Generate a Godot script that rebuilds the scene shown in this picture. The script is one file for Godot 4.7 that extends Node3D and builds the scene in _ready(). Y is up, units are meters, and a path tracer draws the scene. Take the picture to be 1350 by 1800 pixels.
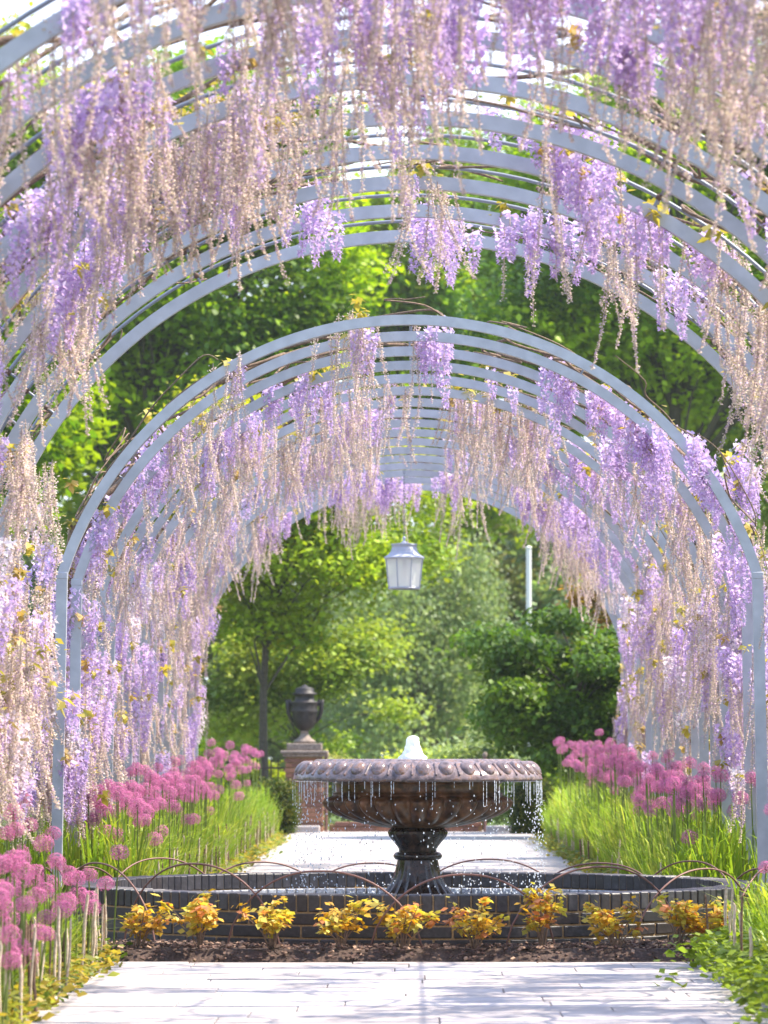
extends Node3D

# ---------------------------------------------------------------- mesh builder
class MB:
	var v := PackedVector3Array()
	var c := PackedColorArray()
	var ix := PackedInt32Array()
	func vert(p: Vector3, col := Color.WHITE) -> int:
		v.append(p); c.append(col)
		return v.size() - 1
	func t(a: int, b: int, d: int) -> void:
		ix.append(a); ix.append(b); ix.append(d)
	func tri(a: Vector3, b: Vector3, d: Vector3, col := Color.WHITE) -> void:
		t(vert(a, col), vert(b, col), vert(d, col))
	func quad(a: Vector3, b: Vector3, d: Vector3, e: Vector3, col := Color.WHITE) -> void:
		var i := vert(a, col); var j := vert(b, col); var k := vert(d, col); var l := vert(e, col)
		t(i, j, k); t(i, k, l)
	func tube(path: Array, radii: Array, sides := 6, col := Color.WHITE, cap := true) -> void:
		var n := path.size()
		var prev := Vector3.ZERO
		var first := v.size()
		for i in n:
			var p: Vector3 = path[i]
			var d: Vector3 = (path[mini(i + 1, n - 1)] - path[maxi(i - 1, 0)]).normalized()
			var side: Vector3
			if prev == Vector3.ZERO:
				side = d.cross(Vector3(0.31, 0.2, 0.93)).normalized()
				if side.length() < 0.5: side = d.cross(Vector3.RIGHT).normalized()
			else:
				side = (prev - d * prev.dot(d)).normalized()
			prev = side
			var up := d.cross(side).normalized()
			var r: float = radii[i] if radii.size() > 1 else radii[0]
			for s in sides:
				var a := TAU * s / sides
				vert(p + (side * cos(a) + up * sin(a)) * r, col)
		for i in n - 1:
			for s in sides:
				var a := first + i * sides + s
				var b := first + i * sides + (s + 1) % sides
				t(a, b, b + sides); t(a, b + sides, a + sides)
		if cap:
			for e in [0, n - 1]:
				var m := vert(path[e], col)
				for s in sides:
					var a: int = first + e * sides + s
					var b: int = first + e * sides + (s + 1) % sides
					if e == 0: t(m, b, a)
					else: t(m, a, b)
	func lathe(prof: Array, seg := 48, at := Vector3.ZERO, col := Color.WHITE, modr = null, smooth := true) -> void:
		# prof: [radius, height] from bottom to top
		var first := v.size()
		for i in prof.size():
			for s in seg:
				var a := TAU * s / seg
				var r: float = prof[i][0]
				if modr != null: r = modr.call(r, prof[i][1], a)
				vert(at + Vector3(cos(a) * r, prof[i][1], sin(a) * r), col)
		for i in prof.size() - 1:
			for s in seg:
				var a := first + i * seg + s
				var b := first + i * seg + (s + 1) % seg
				t(a, b, b + seg); t(a, b + seg, a + seg)
	func box(ct: Vector3, size: Vector3, bas := Basis(), bev := 0.0, col := Color.WHITE) -> void:
		var h := size * 0.5
		if bev <= 0.0:
			var p := []
			for k in 8:
				p.append(ct + bas * Vector3(h.x * (1 if k & 1 else -1), h.y * (1 if k & 2 else -1), h.z * (1 if k & 4 else -1)))
			for f in [[0, 1, 3, 2], [5, 4, 6, 7], [4, 0, 2, 6], [1, 5, 7, 3], [2, 3, 7, 6], [4, 5, 1, 0]]:
				quad(p[f[0]], p[f[2]], p[f[2]] if false else p[f[2]], p[f[3]], col) if false else quad(p[f[0]], p[f[3]], p[f[2]], p[f[1]], col)
			return
		# chamfered box: 24 corner points, flat faces
		var pts := {}
		for k in 8:
			var sg := Vector3(1 if k & 1 else -1, 1 if k & 2 else -1, 1 if k & 4 else -1)
			for ax in 3:
				var q := h - Vector3.ONE * bev
				q[ax] = h[ax]
				pts[k * 3 + ax] = ct + bas * (q * sg)
		var faces := [[0, 1, 3, 2, 2], [4, 6, 7, 5, 2], [0, 2, 6, 4, 0], [1, 5, 7, 3, 0], [2, 3, 7, 6, 1], [0, 4, 5, 1, 1]]
		for f in faces:
			orient(ct, pts[f[0] * 3 + f[4]], pts[f[1] * 3 + f[4]], pts[f[2] * 3 + f[4]], pts[f[3] * 3 + f[4]], col)
		for e in [[0, 1, 1, 2], [2, 3, 1, 2], [4, 5, 1, 2], [6, 7, 1, 2], [0, 2, 0, 2], [1, 3, 0, 2], [4, 6, 0, 2], [5, 7, 0, 2], [0, 4, 0, 1], [1, 5, 0, 1], [2, 6, 0, 1], [3, 7, 0, 1]]:
			orient(ct, pts[e[0] * 3 + e[2]], pts[e[0] * 3 + e[3]], pts[e[1] * 3 + e[3]], pts[e[1] * 3 + e[2]], col)
		for k in 8:
			var a: Vector3 = pts[k * 3]; var b: Vector3 = pts[k * 3 + 1]; var d: Vector3 = pts[k * 3 + 2]
			if (d - a).cross(b - a).dot((a + b + d) / 3.0 - ct) > 0: tri(a, b, d, col)
			else: tri(a, d, b, col)
	func orient(ct: Vector3, a: Vector3, b: Vector3, d: Vector3, e: Vector3, col: Color) -> void:
		if (d - a).cross(b - a).dot((a + b + d + e) / 4.0 - ct) > 0: quad(a, b, d, e, col)
		else: quad(a, e, d, b, col)
	func done(m: Material = null) -> ArrayMesh:
		var nr := PackedVector3Array(); nr.resize(v.size())
		for k in range(0, ix.size(), 3):
			var a := v[ix[k]]
			var f := (v[ix[k + 2]] - a).cross(v[ix[k + 1]] - a)
			nr[ix[k]] += f; nr[ix[k + 1]] += f; nr[ix[k + 2]] += f
		for k in nr.size(): nr[k] = nr[k].normalized() if nr[k].length_squared() > 1e-20 else Vector3.UP
		var arr := []
		arr.resize(Mesh.ARRAY_MAX)
		arr[Mesh.ARRAY_VERTEX] = v; arr[Mesh.ARRAY_NORMAL] = nr; arr[Mesh.ARRAY_COLOR] = c; arr[Mesh.ARRAY_INDEX] = ix
		var am := ArrayMesh.new()
		am.add_surface_from_arrays(Mesh.PRIMITIVE_TRIANGLES, arr)
		if m: am.surface_set_material(0, m)
		return am

# ---------------------------------------------------------------- helpers
var R := RandomNumberGenerator.new()
var N := FastNoiseLite.new()
var used := {}
var M := {}

func rf(a: float, b: float) -> float: return R.randf_range(a, b)
func L(r: float, g: float, b: float) -> Color: return Color(r, g, b).linear_to_srgb()   # real-world base colour -> sRGB

func numbered(called: String) -> String:
	if not used.has(called):
		used[called] = 0
		return called
	used[called] += 1
	return "%s_%03d" % [called, used[called]]

func tag(o: Node, label := "", category := "", group := "", kind := "") -> Node:
	if label: o.set_meta("label", label)
	if category: o.set_meta("category", category)
	if group: o.set_meta("group", group)
	if kind: o.set_meta("kind", kind)
	return o

func base(called: String, at := Vector3.ZERO, turn := 0.0) -> Node3D:
	var o := Node3D.new()
	o.name = numbered(called)
	add_child(o)
	o.position = at; o.rotation.y = turn
	return o

func put(mesh: Mesh, called: String, mat: Material = null, parent: Node = self, tr := Transform3D()) -> MeshInstance3D:
	var o := MeshInstance3D.new()
	o.name = numbered(called) if parent == self else called
	o.mesh = mesh
	if mat: o.material_override = mat
	o.transform = tr
	parent.add_child(o, true)
	return o

func scatter(mesh: Mesh, called: String, mat: Material, parent: Node, trs: Array, cols: Array = []) -> MultiMeshInstance3D:
	var mm := MultiMesh.new()
	mm.transform_format = MultiMesh.TRANSFORM_3D
	mm.use_colors = cols.size() > 0
	mm.mesh = mesh
	mm.instance_count = trs.size()
	for k in trs.size():
		mm.set_instance_transform(k, trs[k])
		if cols.size(): mm.set_instance_color(k, cols[k])
	var o := MultiMeshInstance3D.new()
	o.name = numbered(called) if parent == self else called
	o.multimesh = mm
	if mat: o.material_override = mat
	parent.add_child(o, true)
	return o

func bake(mesh: ArrayMesh, called: String, m: Material, parent: Node, trs: Array, cols: Array) -> MeshInstance3D:
	# many leaf clumps joined into one mesh; trs are uniformly scaled
	var src := mesh.surface_get_arrays(0)
	var sv: PackedVector3Array = src[Mesh.ARRAY_VERTEX]
	var sn: PackedVector3Array = src[Mesh.ARRAY_NORMAL]
	var sc: PackedColorArray = src[Mesh.ARRAY_COLOR]
	var si: PackedInt32Array = src[Mesh.ARRAY_INDEX]
	var v := PackedVector3Array(); var nn := PackedVector3Array(); var cc := PackedColorArray(); var ii := PackedInt32Array()
	var n := sv.size(); var ni := si.size()
	cc.resize(n * trs.size()); ii.resize(ni * trs.size())
	for k in trs.size():
		var tr: Transform3D = trs[k]
		v.append_array(tr * sv)
		nn.append_array(Transform3D(tr.basis.orthonormalized(), Vector3.ZERO) * sn)
		var q: Color = cols[k]
		var o := k * n
		for j in n:
			cc[o + j] = sc[j] * q
		var oi := k * ni
		for j in ni:
			ii[oi + j] = si[j] + o
	var arr := []
	arr.resize(Mesh.ARRAY_MAX)
	arr[Mesh.ARRAY_VERTEX] = v; arr[Mesh.ARRAY_NORMAL] = nn; arr[Mesh.ARRAY_COLOR] = cc; arr[Mesh.ARRAY_INDEX] = ii
	var am := ArrayMesh.new()
	am.add_surface_from_arrays(Mesh.PRIMITIVE_TRIANGLES, arr)
	return put(am, called, m, parent)

func mat(called: String, col: Color, rough := 0.8, metal := 0.0, back = null, vcol := false) -> StandardMaterial3D:
	var m := StandardMaterial3D.new()
	m.resource_name = called
	m.albedo_color = col
	m.roughness = rough
	m.metallic = metal
	m.vertex_color_use_as_albedo = vcol
	if back != null:
		m.backlight_enabled = true
		m.backlight = back
	M[called] = m
	return m

func noise_tex(freq: float, ramp: Array, sd: int, size := 512, oct := 5, normal := false, strength := 4.0) -> NoiseTexture2D:
	var n := FastNoiseLite.new()
	n.seed = sd
	n.frequency = freq
	n.fractal_octaves = oct
	var tx := NoiseTexture2D.new()
	tx.width = size; tx.height = size
	tx.seamless = true
	tx.noise = n
	if normal:
		tx.as_normal_map = true
		tx.bump_strength = strength
	elif ramp.size():
		var g := Gradient.new()
		var off := PackedFloat32Array(); var cs := PackedColorArray()
		for r in ramp:
			off.append(r[0]); cs.append(r[1])
		g.offsets = off; g.colors = cs
		tx.color_ramp = g
	return tx

func textured(called: String, tx: Texture2D, scale: float, rough := 0.8, nm: Texture2D = null, ns := 1.0, world := true) -> StandardMaterial3D:
	var m := mat(called, Color.WHITE, rough)
	m.albedo_texture = tx
	m.uv1_triplanar = true
	m.uv1_world_triplanar = world
	m.uv1_scale = Vector3.ONE * scale
	if nm:
		m.normal_enabled = true
		m.normal_texture = nm
		m.normal_scale = ns
	return m

# ---------------------------------------------------------------- plan of the place (metres; depth d is along -z from the camera)
const EYE := 1.2
const F_D := 24.07            # depth of the fountain
const T1_END := 22.1          # last hoop of the tunnel the camera stands in
const T2_BEG := 26.4          # first hoop of the tunnel beyond the fountain
const PITCH := 1.04
const ARC_R := 2.6
const ARC_Y := 1.708
const JOINT := 2.47

func _ready() -> void:
	R.seed = 20240518
	N.seed = 7; N.frequency = 0.35
	setup_view()
	make_materials()
	R.seed = 900
	make_ground()
	R.seed = 917
	make_pergolas()
	R.seed = 934
	make_trees()
	R.seed = 951
	make_gateway()
	R.seed = 968
	make_pool()
	R.seed = 985
	make_fountain()
	make_lantern()
	R.seed = 1002
	make_wisteria()
	R.seed = 1019
	make_beds()
	R.seed = 1036
	make_pool_edging()

func setup_view() -> void:
	var cam := Camera3D.new()
	cam.name = "camera"
	add_child(cam)
	cam.position = Vector3(0, EYE, 0)
	cam.rotation = Vector3(deg_to_rad(3.74), deg_to_rad(0.414), 0)
	cam.near = 0.3; cam.far = 900.0
	var at := CameraAttributesPhysical.new()
	at.frustum_focal_length = 130.0
	at.frustum_focus_distance = 25.0
	at.exposure_aperture = 4.6
	cam.attributes = at
	cam.fov = 15.77
	var we := WorldEnvironment.new()
	we.name = "world_environment"
	var e := Environment.new()
	e.background_mode = Environment.BG_SKY
	var sky := Sky.new()
	var sm := ProceduralSkyMaterial.new()
	sm.sky_top_color = Color(0.62, 0.72, 0.90)
	sm.sky_horizon_color = Color(0.90, 0.93, 0.98)
	sm.sky_curve = 0.25
	sm.ground_bottom_color = Color(0.32, 0.36, 0.24)
	sm.ground_horizon_color = Color(0.7, 0.74, 0.68)
	sky.sky_material = sm
	e.sky = sky
	e.background_energy_multiplier = 1.0
	e.tonemap_mode = Environment.TONE_MAPPER_LINEAR
	e.tonemap_exposure = 2.65
	e.sdfgi_enabled = true; e.ssao_enabled = true; e.ssil_enabled = true
	e.fog_enabled = true
	e.fog_light_color = Color(0.93, 0.97, 0.95)
	e.fog_density = 0.0003
	we.environment = e
	add_child(we)
	var sun := DirectionalLight3D.new()
	sun.name = "sun"
	add_child(sun)
	# high sun behind the tunnel, a little to the right
	var to_sun := Vector3(sin(deg_to_rad(84)) * cos(deg_to_rad(54)), sin(deg_to_rad(54)), -cos(deg_to_rad(84)) * cos(deg_to_rad(54)))
	sun.look_at_from_position(Vector3(0, 30, 0), Vector3(0, 30, 0) - to_sun, Vector3.UP)
	sun.light_energy = 1.5
	sun.light_angular_distance = 0.5
	sun.light_color = Color(1.0, 0.955, 0.88)
	sun.shadow_enabled = true

func make_materials() -> void:
	var nrm := noise_tex(0.02, [], 3, 512, 5, true, 5.0)
	textured("steel", noise_tex(0.012, [[0.0, L(0.35, 0.36, 0.40)], [0.5, L(0.40, 0.41, 0.455)], [0.9, L(0.445, 0.455, 0.50)], [1.0, L(0.33, 0.30, 0.29)]], 11), 0.9, 0.5, nrm, 0.15)
	M["steel"].metallic = 0.15
	mat("rod", L(0.20, 0.21, 0.25), 0.5, 0.3)
	mat("clamp", L(0.10, 0.055, 0.04), 0.8)
	textured("bark", noise_tex(0.03, [[0.0, L(0.06, 0.04, 0.03)], [0.5, L(0.17, 0.11, 0.075)], [1.0, L(0.30, 0.21, 0.14)]], 5), 3.0, 0.9, nrm, 0.9)
	textured("tree_bark", noise_tex(0.03, [[0.0, L(0.025, 0.02, 0.016)], [0.5, L(0.07, 0.055, 0.045)], [1.0, L(0.14, 0.115, 0.09)]], 6), 1.5, 0.95, nrm, 1.0)
	# petals and other thin vegetable matter let light through
	mat("petal", Color.WHITE, 0.65, 0.0, Color(1, 1, 1), true)
	mat("straw", Color.WHITE, 0.8, 0.0, Color(1, 1, 1), true)
	mat("leaf", Color.WHITE, 0.5, 0.0, Color(1.0, 1.0, 0.75), true)
	mat("blade", Color.WHITE, 0.45, 0.0, Color(1.0, 1.0, 0.7), true)
	# stone, brick, soil
	var grain := noise_tex(0.03, [], 21, 512, 5, true, 3.0)
	var tones := [[0.40, 0.36, 0.35], [0.43, 0.39, 0.385], [0.375, 0.335, 0.325], [0.41, 0.365, 0.35], [0.45, 0.41, 0.405]]
	for k in tones.size():
		var q: Array = tones[k]
		textured("slab%d" % k, noise_tex(0.014, [[0.0, L(q[0] * 0.72, q[1] * 0.68, q[2] * 0.66)], [0.35, L(q[0] * 0.95, q[1] * 0.94, q[2] * 0.94)], [0.65, L(q[0], q[1], q[2])], [1.0, L(q[0] * 1.12, q[1] * 1.12, q[2] * 1.14)]], 30 + k), 0.7, 0.75, grain, 0.35)
	textured("joint", noise_tex(0.05, [[0.0, L(0.20, 0.175, 0.15)], [1.0, L(0.36, 0.32, 0.29)]], 40), 1.0, 0.95)
	var bt := [[0.028, 0.025, 0.032], [0.040, 0.036, 0.043], [0.034, 0.027, 0.030], [0.050, 0.046, 0.054]]
	for k in bt.size():
		var q: Array = bt[k]
		textured("blue_brick%d" % k, noise_tex(0.02, [[0.0, L(q[0] * 0.55, q[1] * 0.55, q[2] * 0.55)], [0.6, L(q[0], q[1], q[2])], [0.9, L(q[0] * 1.5, q[1] * 1.5, q[2] * 1.5)], [1.0, L(0.2, 0.19, 0.19)]], 50 + k), 2.2, 0.42, grain, 0.5)
	for k in 2:
		var q: Array = [[0.22, 0.225, 0.26], [0.31, 0.315, 0.35]][k]
		textured("limed_brick%d" % k, noise_tex(0.02, [[0.0, L(q[0] * 0.4, q[1] * 0.4, q[2] * 0.4)], [0.5, L(q[0], q[1], q[2])], [1.0, L(q[0] * 2.2, q[1] * 2.2, q[2] * 2.1)]], 57 + k), 3.0, 0.3, grain, 0.5)
	textured("mortar", noise_tex(0.05, [[0.0, L(0.17, 0.10, 0.045)], [0.6, L(0.33, 0.215, 0.10)], [1.0, L(0.45, 0.36, 0.24)]], 60), 2.0, 0.95)
	for k in 3:
		var q: Array = [[0.27, 0.12, 0.075], [0.33, 0.16, 0.10], [0.20, 0.095, 0.07]][k]
		textured("red_brick%d" % k, noise_tex(0.02, [[0.0, L(q[0] * 0.6, q[1] * 0.6, q[2] * 0.6)], [1.0, L(q[0] * 1.25, q[1] * 1.25, q[2] * 1.25)]], 64 + k), 2.0, 0.9, grain, 0.6)
	textured("soil", noise_tex(0.06, [[0.0, L(0.02, 0.012, 0.01)], [0.5, L(0.06, 0.037, 0.03)], [0.8, L(0.11, 0.07, 0.055)], [1.0, L(0.2, 0.14, 0.11)]], 70), 1.6, 0.95, nrm, 1.2)
	textured("lawn", noise_tex(0.03, [[0.0, L(0.035, 0.07, 0.015)], [0.5, L(0.075, 0.13, 0.025)], [1.0, L(0.13, 0.18, 0.04)]], 71), 0.3, 0.95, nrm, 1.0)
	# fountain: wet cast iron under rust and lime
	textured("rust", noise_tex(0.016, [[0.0, L(0.014, 0.007, 0.005)], [0.35, L(0.06, 0.026, 0.014)], [0.55, L(0.16, 0.068, 0.030)], [0.8, L(0.25, 0.115, 0.055)], [1.0, L(0.09, 0.052, 0.04)]], 80), 1.1, 0.33, nrm, 0.5)
	textured("rim_iron", noise_tex(0.02, [[0.0, L(0.035, 0.023, 0.022)], [0.35, L(0.12, 0.09, 0.095)], [0.6, L(0.24, 0.185, 0.195)], [0.8, L(0.22, 0.11, 0.06)], [1.0, L(0.40, 0.35, 0.36)]], 81), 1.6, 0.17, nrm, 0.35)
	textured("wet_iron", noise_tex(0.02, [[0.0, L(0.008, 0.006, 0.006)], [0.55, L(0.03, 0.018, 0.015)], [0.85, L(0.10, 0.05, 0.03)], [1.0, L(0.05, 0.04, 0.04)]], 84), 1.4, 0.22, nrm, 0.5)
	textured("urn_iron", noise_tex(0.02, [[0.0, L(0.006, 0.005, 0.006)], [0.6, L(0.018, 0.013, 0.015)], [1.0, L(0.07, 0.05, 0.045)]], 82), 1.2, 0.55, nrm, 0.4)
	textured("cap_stone", noise_tex(0.03, [[0.0, L(0.12, 0.09, 0.075)], [1.0, L(0.36, 0.29, 0.25)]], 83), 1.2, 0.9, nrm, 0.5)
	mat("iron", L(0.05, 0.03, 0.028), 0.6)
	mat("wire", L(0.17, 0.085, 0.07), 0.55, 0.2)
	mat("foam", L(0.92, 0.94, 0.96), 0.25, 0.0, Color(0.8, 0.8, 0.8))
	var w := mat("water", Color(0.75, 0.85, 0.9, 0.15), 0.02)
	w.transparency = BaseMaterial3D.TRANSPARENCY_ALPHA
	w.refraction_enabled = true
	w.refraction_scale = 0.033
	var dr := mat("droplet", Color(0.95, 0.97, 1.0, 0.6), 0.12)
	dr.transparency = BaseMaterial3D.TRANSPARENCY_ALPHA
	mat("lamp_metal", L(0.40, 0.42, 0.50), 0.45, 0.1)
	var fr := mat("frosted", Color(0.95, 0.96, 0.97, 0.72), 0.55, 0.0, Color(0.9, 0.9, 0.9))
	fr.transparency = BaseMaterial3D.TRANSPARENCY_ALPHA
	mat("bulb", L(0.85, 0.75, 0.55), 0.3, 0.0, Color(0.8, 0.8, 0.8))
	mat("socket", L(0.03, 0.03, 0.035), 0.5)
	mat("white_paint", L(0.72, 0.70, 0.70), 0.5)
	textured("cane_pale", noise_tex(0.03, [[0.0, L(0.28, 0.20, 0.13)], [0.6, L(0.52, 0.42, 0.31)], [1.0, L(0.66, 0.58, 0.48)]], 90), 2.5, 0.7)
	textured("cane_dark", noise_tex(0.03, [[0.0, L(0.06, 0.032, 0.02)], [0.6, L(0.16, 0.09, 0.055)], [1.0, L(0.32, 0.22, 0.15)]], 91), 2.5, 0.8)

# ---------------------------------------------------------------- ground, path
func make_ground() -> void:
	var g := MB.new()
	var s := 450.0
	g.quad(Vector3(-s, -0.06, 60), Vector3(-s, -0.06, -s), Vector3(s, -0.06, -s), Vector3(s, -0.06, 60))
	tag(put(g.done(M["lawn"]), "ground"), "", "", "", "structure")
	# path: a bed of jointing with slabs laid on it
	var p := MB.new()
	p.box(Vector3(0, -0.045, -15.7), Vector3(3.66, 0.05, 11.4))
	p.box(Vector3(0, -0.045, -42.35), Vector3(3.66, 0.05, 31.3))
	var path := put(p.done(M["joint"]), "path")
	tag(path, "", "", "", "structure")
	var z := 10.1
	while z < 21.35:
		var dep := minf(rf(0.26, 0.44), 21.4 - z)
		if dep < 0.12: break
		var x := -1.8 + rf(-0.25, 0.0)
		var lane := true
		while lane:
			var wid := rf(0.6, 1.5)
			var x0 := maxf(x, -1.82)
			var x1 := minf(x + wid, 1.82)
			if 1.82 - x1 < 0.25: x1 = 1.82; lane = false
			if x1 - x0 > 0.06:
				var b := MB.new()
				b.box(Vector3.ZERO, Vector3(x1 - x0 - 0.006, 0.05, dep - 0.006), Basis(), 0.003)
				var tr := Transform3D(Basis.from_euler(Vector3(rf(-0.004, 0.004), 0, rf(-0.002, 0.002))), Vector3((x0 + x1) / 2, -0.022 + rf(-0.002, 0.002), -(z + dep / 2)))
				put(b.done(), "paving_slab", M["slab%d" % R.randi_range(0, 4)], path, tr)
			x += wid
		z += dep
	var far := [MB.new(), MB.new(), MB.new()]
	z = 26.8
	while z < 57.9:
		var dep := rf(0.34, 0.5)
		var x := -1.82
		while x < 1.8:
			var x1 := minf(x + rf(0.55, 1.2), 1.82)
			if 1.82 - x1 < 0.25: x1 = 1.82
			far[R.randi_range(0, 2)].box(Vector3((x + x1) / 2, -0.022 + rf(-0.002, 0.002), -(z + dep / 2)), Vector3(x1 - x - 0.012, 0.05, dep - 0.012), Basis(), 0.006)
			x = x1
		z += dep
	for k in 3:
		tag(put(far[k].done(), "distant_slabs", M["slab%d" % [0, 1, 3][k]], path), "", "", "", "stuff")
	# soil: planting beds on both sides and round the pool
	for bed in [["soil_bed", -1.83, -4.6, 9.0, 21.35], ["soil_bed", 1.83, 4.6, 9.0, 21.35], ["soil_bed", -1.83, -4.6, 26.75, 57.5], ["soil_bed", 1.83, 4.6, 26.75, 57.5]]:
		var b := MB.new()
		var nx := 10; var nz := int((bed[4] - bed[3]) / 0.4)
		for j in nz + 1:
			for i in nx + 1:
				var fx := float(i) / nx
				var xx: float = lerpf(bed[1], bed[2], fx)
				var zz: float = lerpf(bed[3], bed[4], float(j) / nz)
				b.vert(Vector3(xx, -0.02 + 0.09 * smoothstep(0.0, 0.25, fx) + 0.03 * N.get_noise_2d(xx * 9, zz * 9), -zz))
		for j in nz:
			for i in nx:
				var a := j * (nx + 1) + i
				b.t(a, a + 1, a + nx + 2); b.t(a, a + nx + 2, a + nx + 1)
		tag(put(b.done(M["soil"]), "soil_bed"), "", "", "", "structure")
	var pb := MB.new()
	var nx2 := 60; var nz2 := 60
	for j in nz2 + 1:
		for i in nx2 + 1:
			var xx: float = lerpf(-4.6, 4.6, float(i) / nx2)
			var zz: float = lerpf(21.42 - 0.02 * xx, 26.72, float(j) / nz2)
			var edge := minf(minf(zz - 21.42, 26.72 - zz) / 0.12, 1.0)
			pb.vert(Vector3(xx, -0.03 + 0.095 * clampf(edge, 0, 1) + 0.022 * N.get_noise_2d(xx * 25, zz * 25), -zz))
	for j in nz2:
		for i in nx2:
			var a := j * (nx2 + 1) + i
			pb.t(a, a + 1, a + nx2 + 2); pb.t(a, a + nx2 + 2, a + nx2 + 1)
	tag(put(pb.done(M["soil"]), "pool_soil_bed"), "", "", "", "structure")
	# bark crumbs on that soil
	var chip := MB.new()
	chip.box(Vector3.ZERO, Vector3(0.030, 0.008, 0.015))
	var trs := []; var cols := []
	for k in 3200:
		var xx := rf(-2.6, 2.6)
		var zz := rf(21.42, 22.3)
		trs.append(Transform3D(Basis.from_euler(Vector3(rf(-0.5, 0.5), rf(0, TAU), rf(-0.5, 0.5))).scaled(Vector3.ONE * rf(0.4, 1.3)), Vector3(xx, 0.075 * clampf((zz - 21.42) / 0.1, 0.1, 1) + 0.006, -zz)))
		var q := rf(0.3, 1.4)
		cols.append(Color(0.10 * q, 0.058 * q, 0.045 * q) if R.randf() < 0.85 else Color(0.34, 0.22, 0.15))
	var vm := mat("chip", Color.WHITE, 0.9, 0.0, null, true)
	tag(scatter(chip.done(), "bark_mulch", vm, self, trs, cols), "dark bark mulch strewn on the soil before the brick pool", "mulch", "", "stuff")

# ---------------------------------------------------------------- pergolas
func arc_point(a: float, r := ARC_R) -> Vector3:   # a = 0 at the crown, positive to the right (+x)
	return Vector3(sin(a) * r, ARC_Y + cos(a) * r, 0)

func hoop_point(a: float, r: float) -> Vector3:    # follows arc, then the legs, for |a| past the joint
	var ja := acos((JOINT - ARC_Y) / ARC_R)
	if absf(a) <= ja: return arc_point(a, r)
	var sg := signf(a)
	var down := (absf(a) - ja) * ARC_R
	var jx := sin(ja) * r
	return Vector3(sg * (jx + down * 0.022), ARC_Y + cos(ja) * r - down, 0)

func swept_band(pts: Array, nrm: Array, w: float, d: float) -> ArrayMesh:
	var b := MB.new()
	var n := pts.size()
	for i in n - 1:
		var p: Vector3 = pts[i]; var q: Vector3 = pts[i + 1]
		var a: Vector3 = nrm[i] * w / 2; var c: Vector3 = nrm[i + 1] * w / 2
		var z := Vector3(0, 0, d / 2)
		b.quad(p - a + z, p + a + z, q + c + z, q - c + z)
		b.quad(p + a - z, p - a - z, q - c - z, q + c - z)
		b.quad(p + a + z, p + a - z, q + c - z, q + c + z)
		b.quad(p - a - z, p - a + z, q - c + z, q - c - z)
	for e in [0, n - 1]:
		var p: Vector3 = pts[e]; var a: Vector3 = nrm[e] * w / 2
		var z := Vector3(0, 0, d / 2)
		b.quad(p - a - z, p + a - z, p + a + z, p - a + z)
	return b.done()

func make_pergolas() -> void:
	var ja := acos((JOINT - ARC_Y) / ARC_R)
	var pts := []; var nr := []
	for k in 65:
		var a := lerpf(-ja, ja, k / 64.0)
		pts.append(arc_point(a)); nr.append(Vector3(sin(a), cos(a), 0))
	var band := swept_band(pts, nr, 0.072, 0.05)
	var posts := []
	for s in [-1, 1]:
		var top := arc_point(ja * s)
		var foot := Vector3(s * 2.52, -0.1, 0)
		var side := Vector3(1, 0.02, 0)
		posts.append(swept_band([foot, top + (foot - top).normalized() * 0.003], [side, side], 0.078, 0.055))
	var cl := MB.new()
	cl.box(Vector3.ZERO, Vector3(0.084, 0.05, 0.061), Basis(), 0.005)
	var coupling := cl.done()
	var rp := []
	for k in 57:
		var a := lerpf(-ja * 1.03, ja * 1.03, k / 56.0)
		rp.append(arc_point(a, ARC_R + 0.092) + Vector3(0, 0, -0.0))
	var rb := MB.new(); rb.tube(rp, [0.0105], 6)
	var rod := rb.done()
	var pinm := MB.new(); pinm.tube([Vector3(0, 0.03, 0), Vector3(0, 0.098, 0)], [0.008], 6)
	var pin := pinm.done()
	var ball := MB.new(); ball.lathe([[0.001, -0.02], [0.016, -0.012], [0.02, 0], [0.016, 0.012], [0.001, 0.02]], 8)
	var clamp_mesh := ball.done()
	for tunnel in [0, 1]:
		var d0: float = [T1_END - PITCH * 13, T2_BEG][tunnel]
		var count: int = [14, 17][tunnel]
		var t := base("arched_pergola", Vector3(0, 0, -d0))
		tag(t, ["grey steel arched pergola tunnel ending before the fountain pool", "grey steel arched pergola tunnel standing beyond the fountain with a lantern inside"][tunnel], "pergola", "wisteria tunnels")
		for k in count:
			var at := Vector3(rf(-0.01, 0.01), 0, -PITCH * k)
			var h := put(band, "hoop", M["steel"], t, Transform3D(Basis(), at))
			for s in 2:
				put(posts[s], "post", M["steel"], h)
				put(coupling, "coupling", M["steel"], h, Transform3D(Basis(Vector3(0, 0, 1), [-0.02, 0.02][s]), arc_point(ja * [-1, 1][s])))
			if tunnel == 1 and k == 0: continue
			put(rod, "rod", M["rod"], h)
			for a in [-0.95, -0.5, 0.0, 0.5, 0.95]:
				put(pin, "pin", M["rod"], h, Transform3D(Basis(Vector3(0, 0, 1), -a), arc_point(a)))
				put(clamp_mesh, "clamp", M["clamp"], h, Transform3D(Basis(), arc_point(a, ARC_R + 0.092)))
		for a in [-1.02, -0.5, 0.0, 0.5, 1.02]:
			var pm := MB.new()
			var e := arc_point(a, ARC_R + 0.118)
			pm.tube([e + Vector3(0, 0, 0.1 if tunnel == 0 else -PITCH + 0.1), e + Vector3(0, 0, -PITCH * (count - 1) - 0.1)], [0.0095], 6)
			put(pm.done(), "purlin", M["rod"], t)

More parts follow.
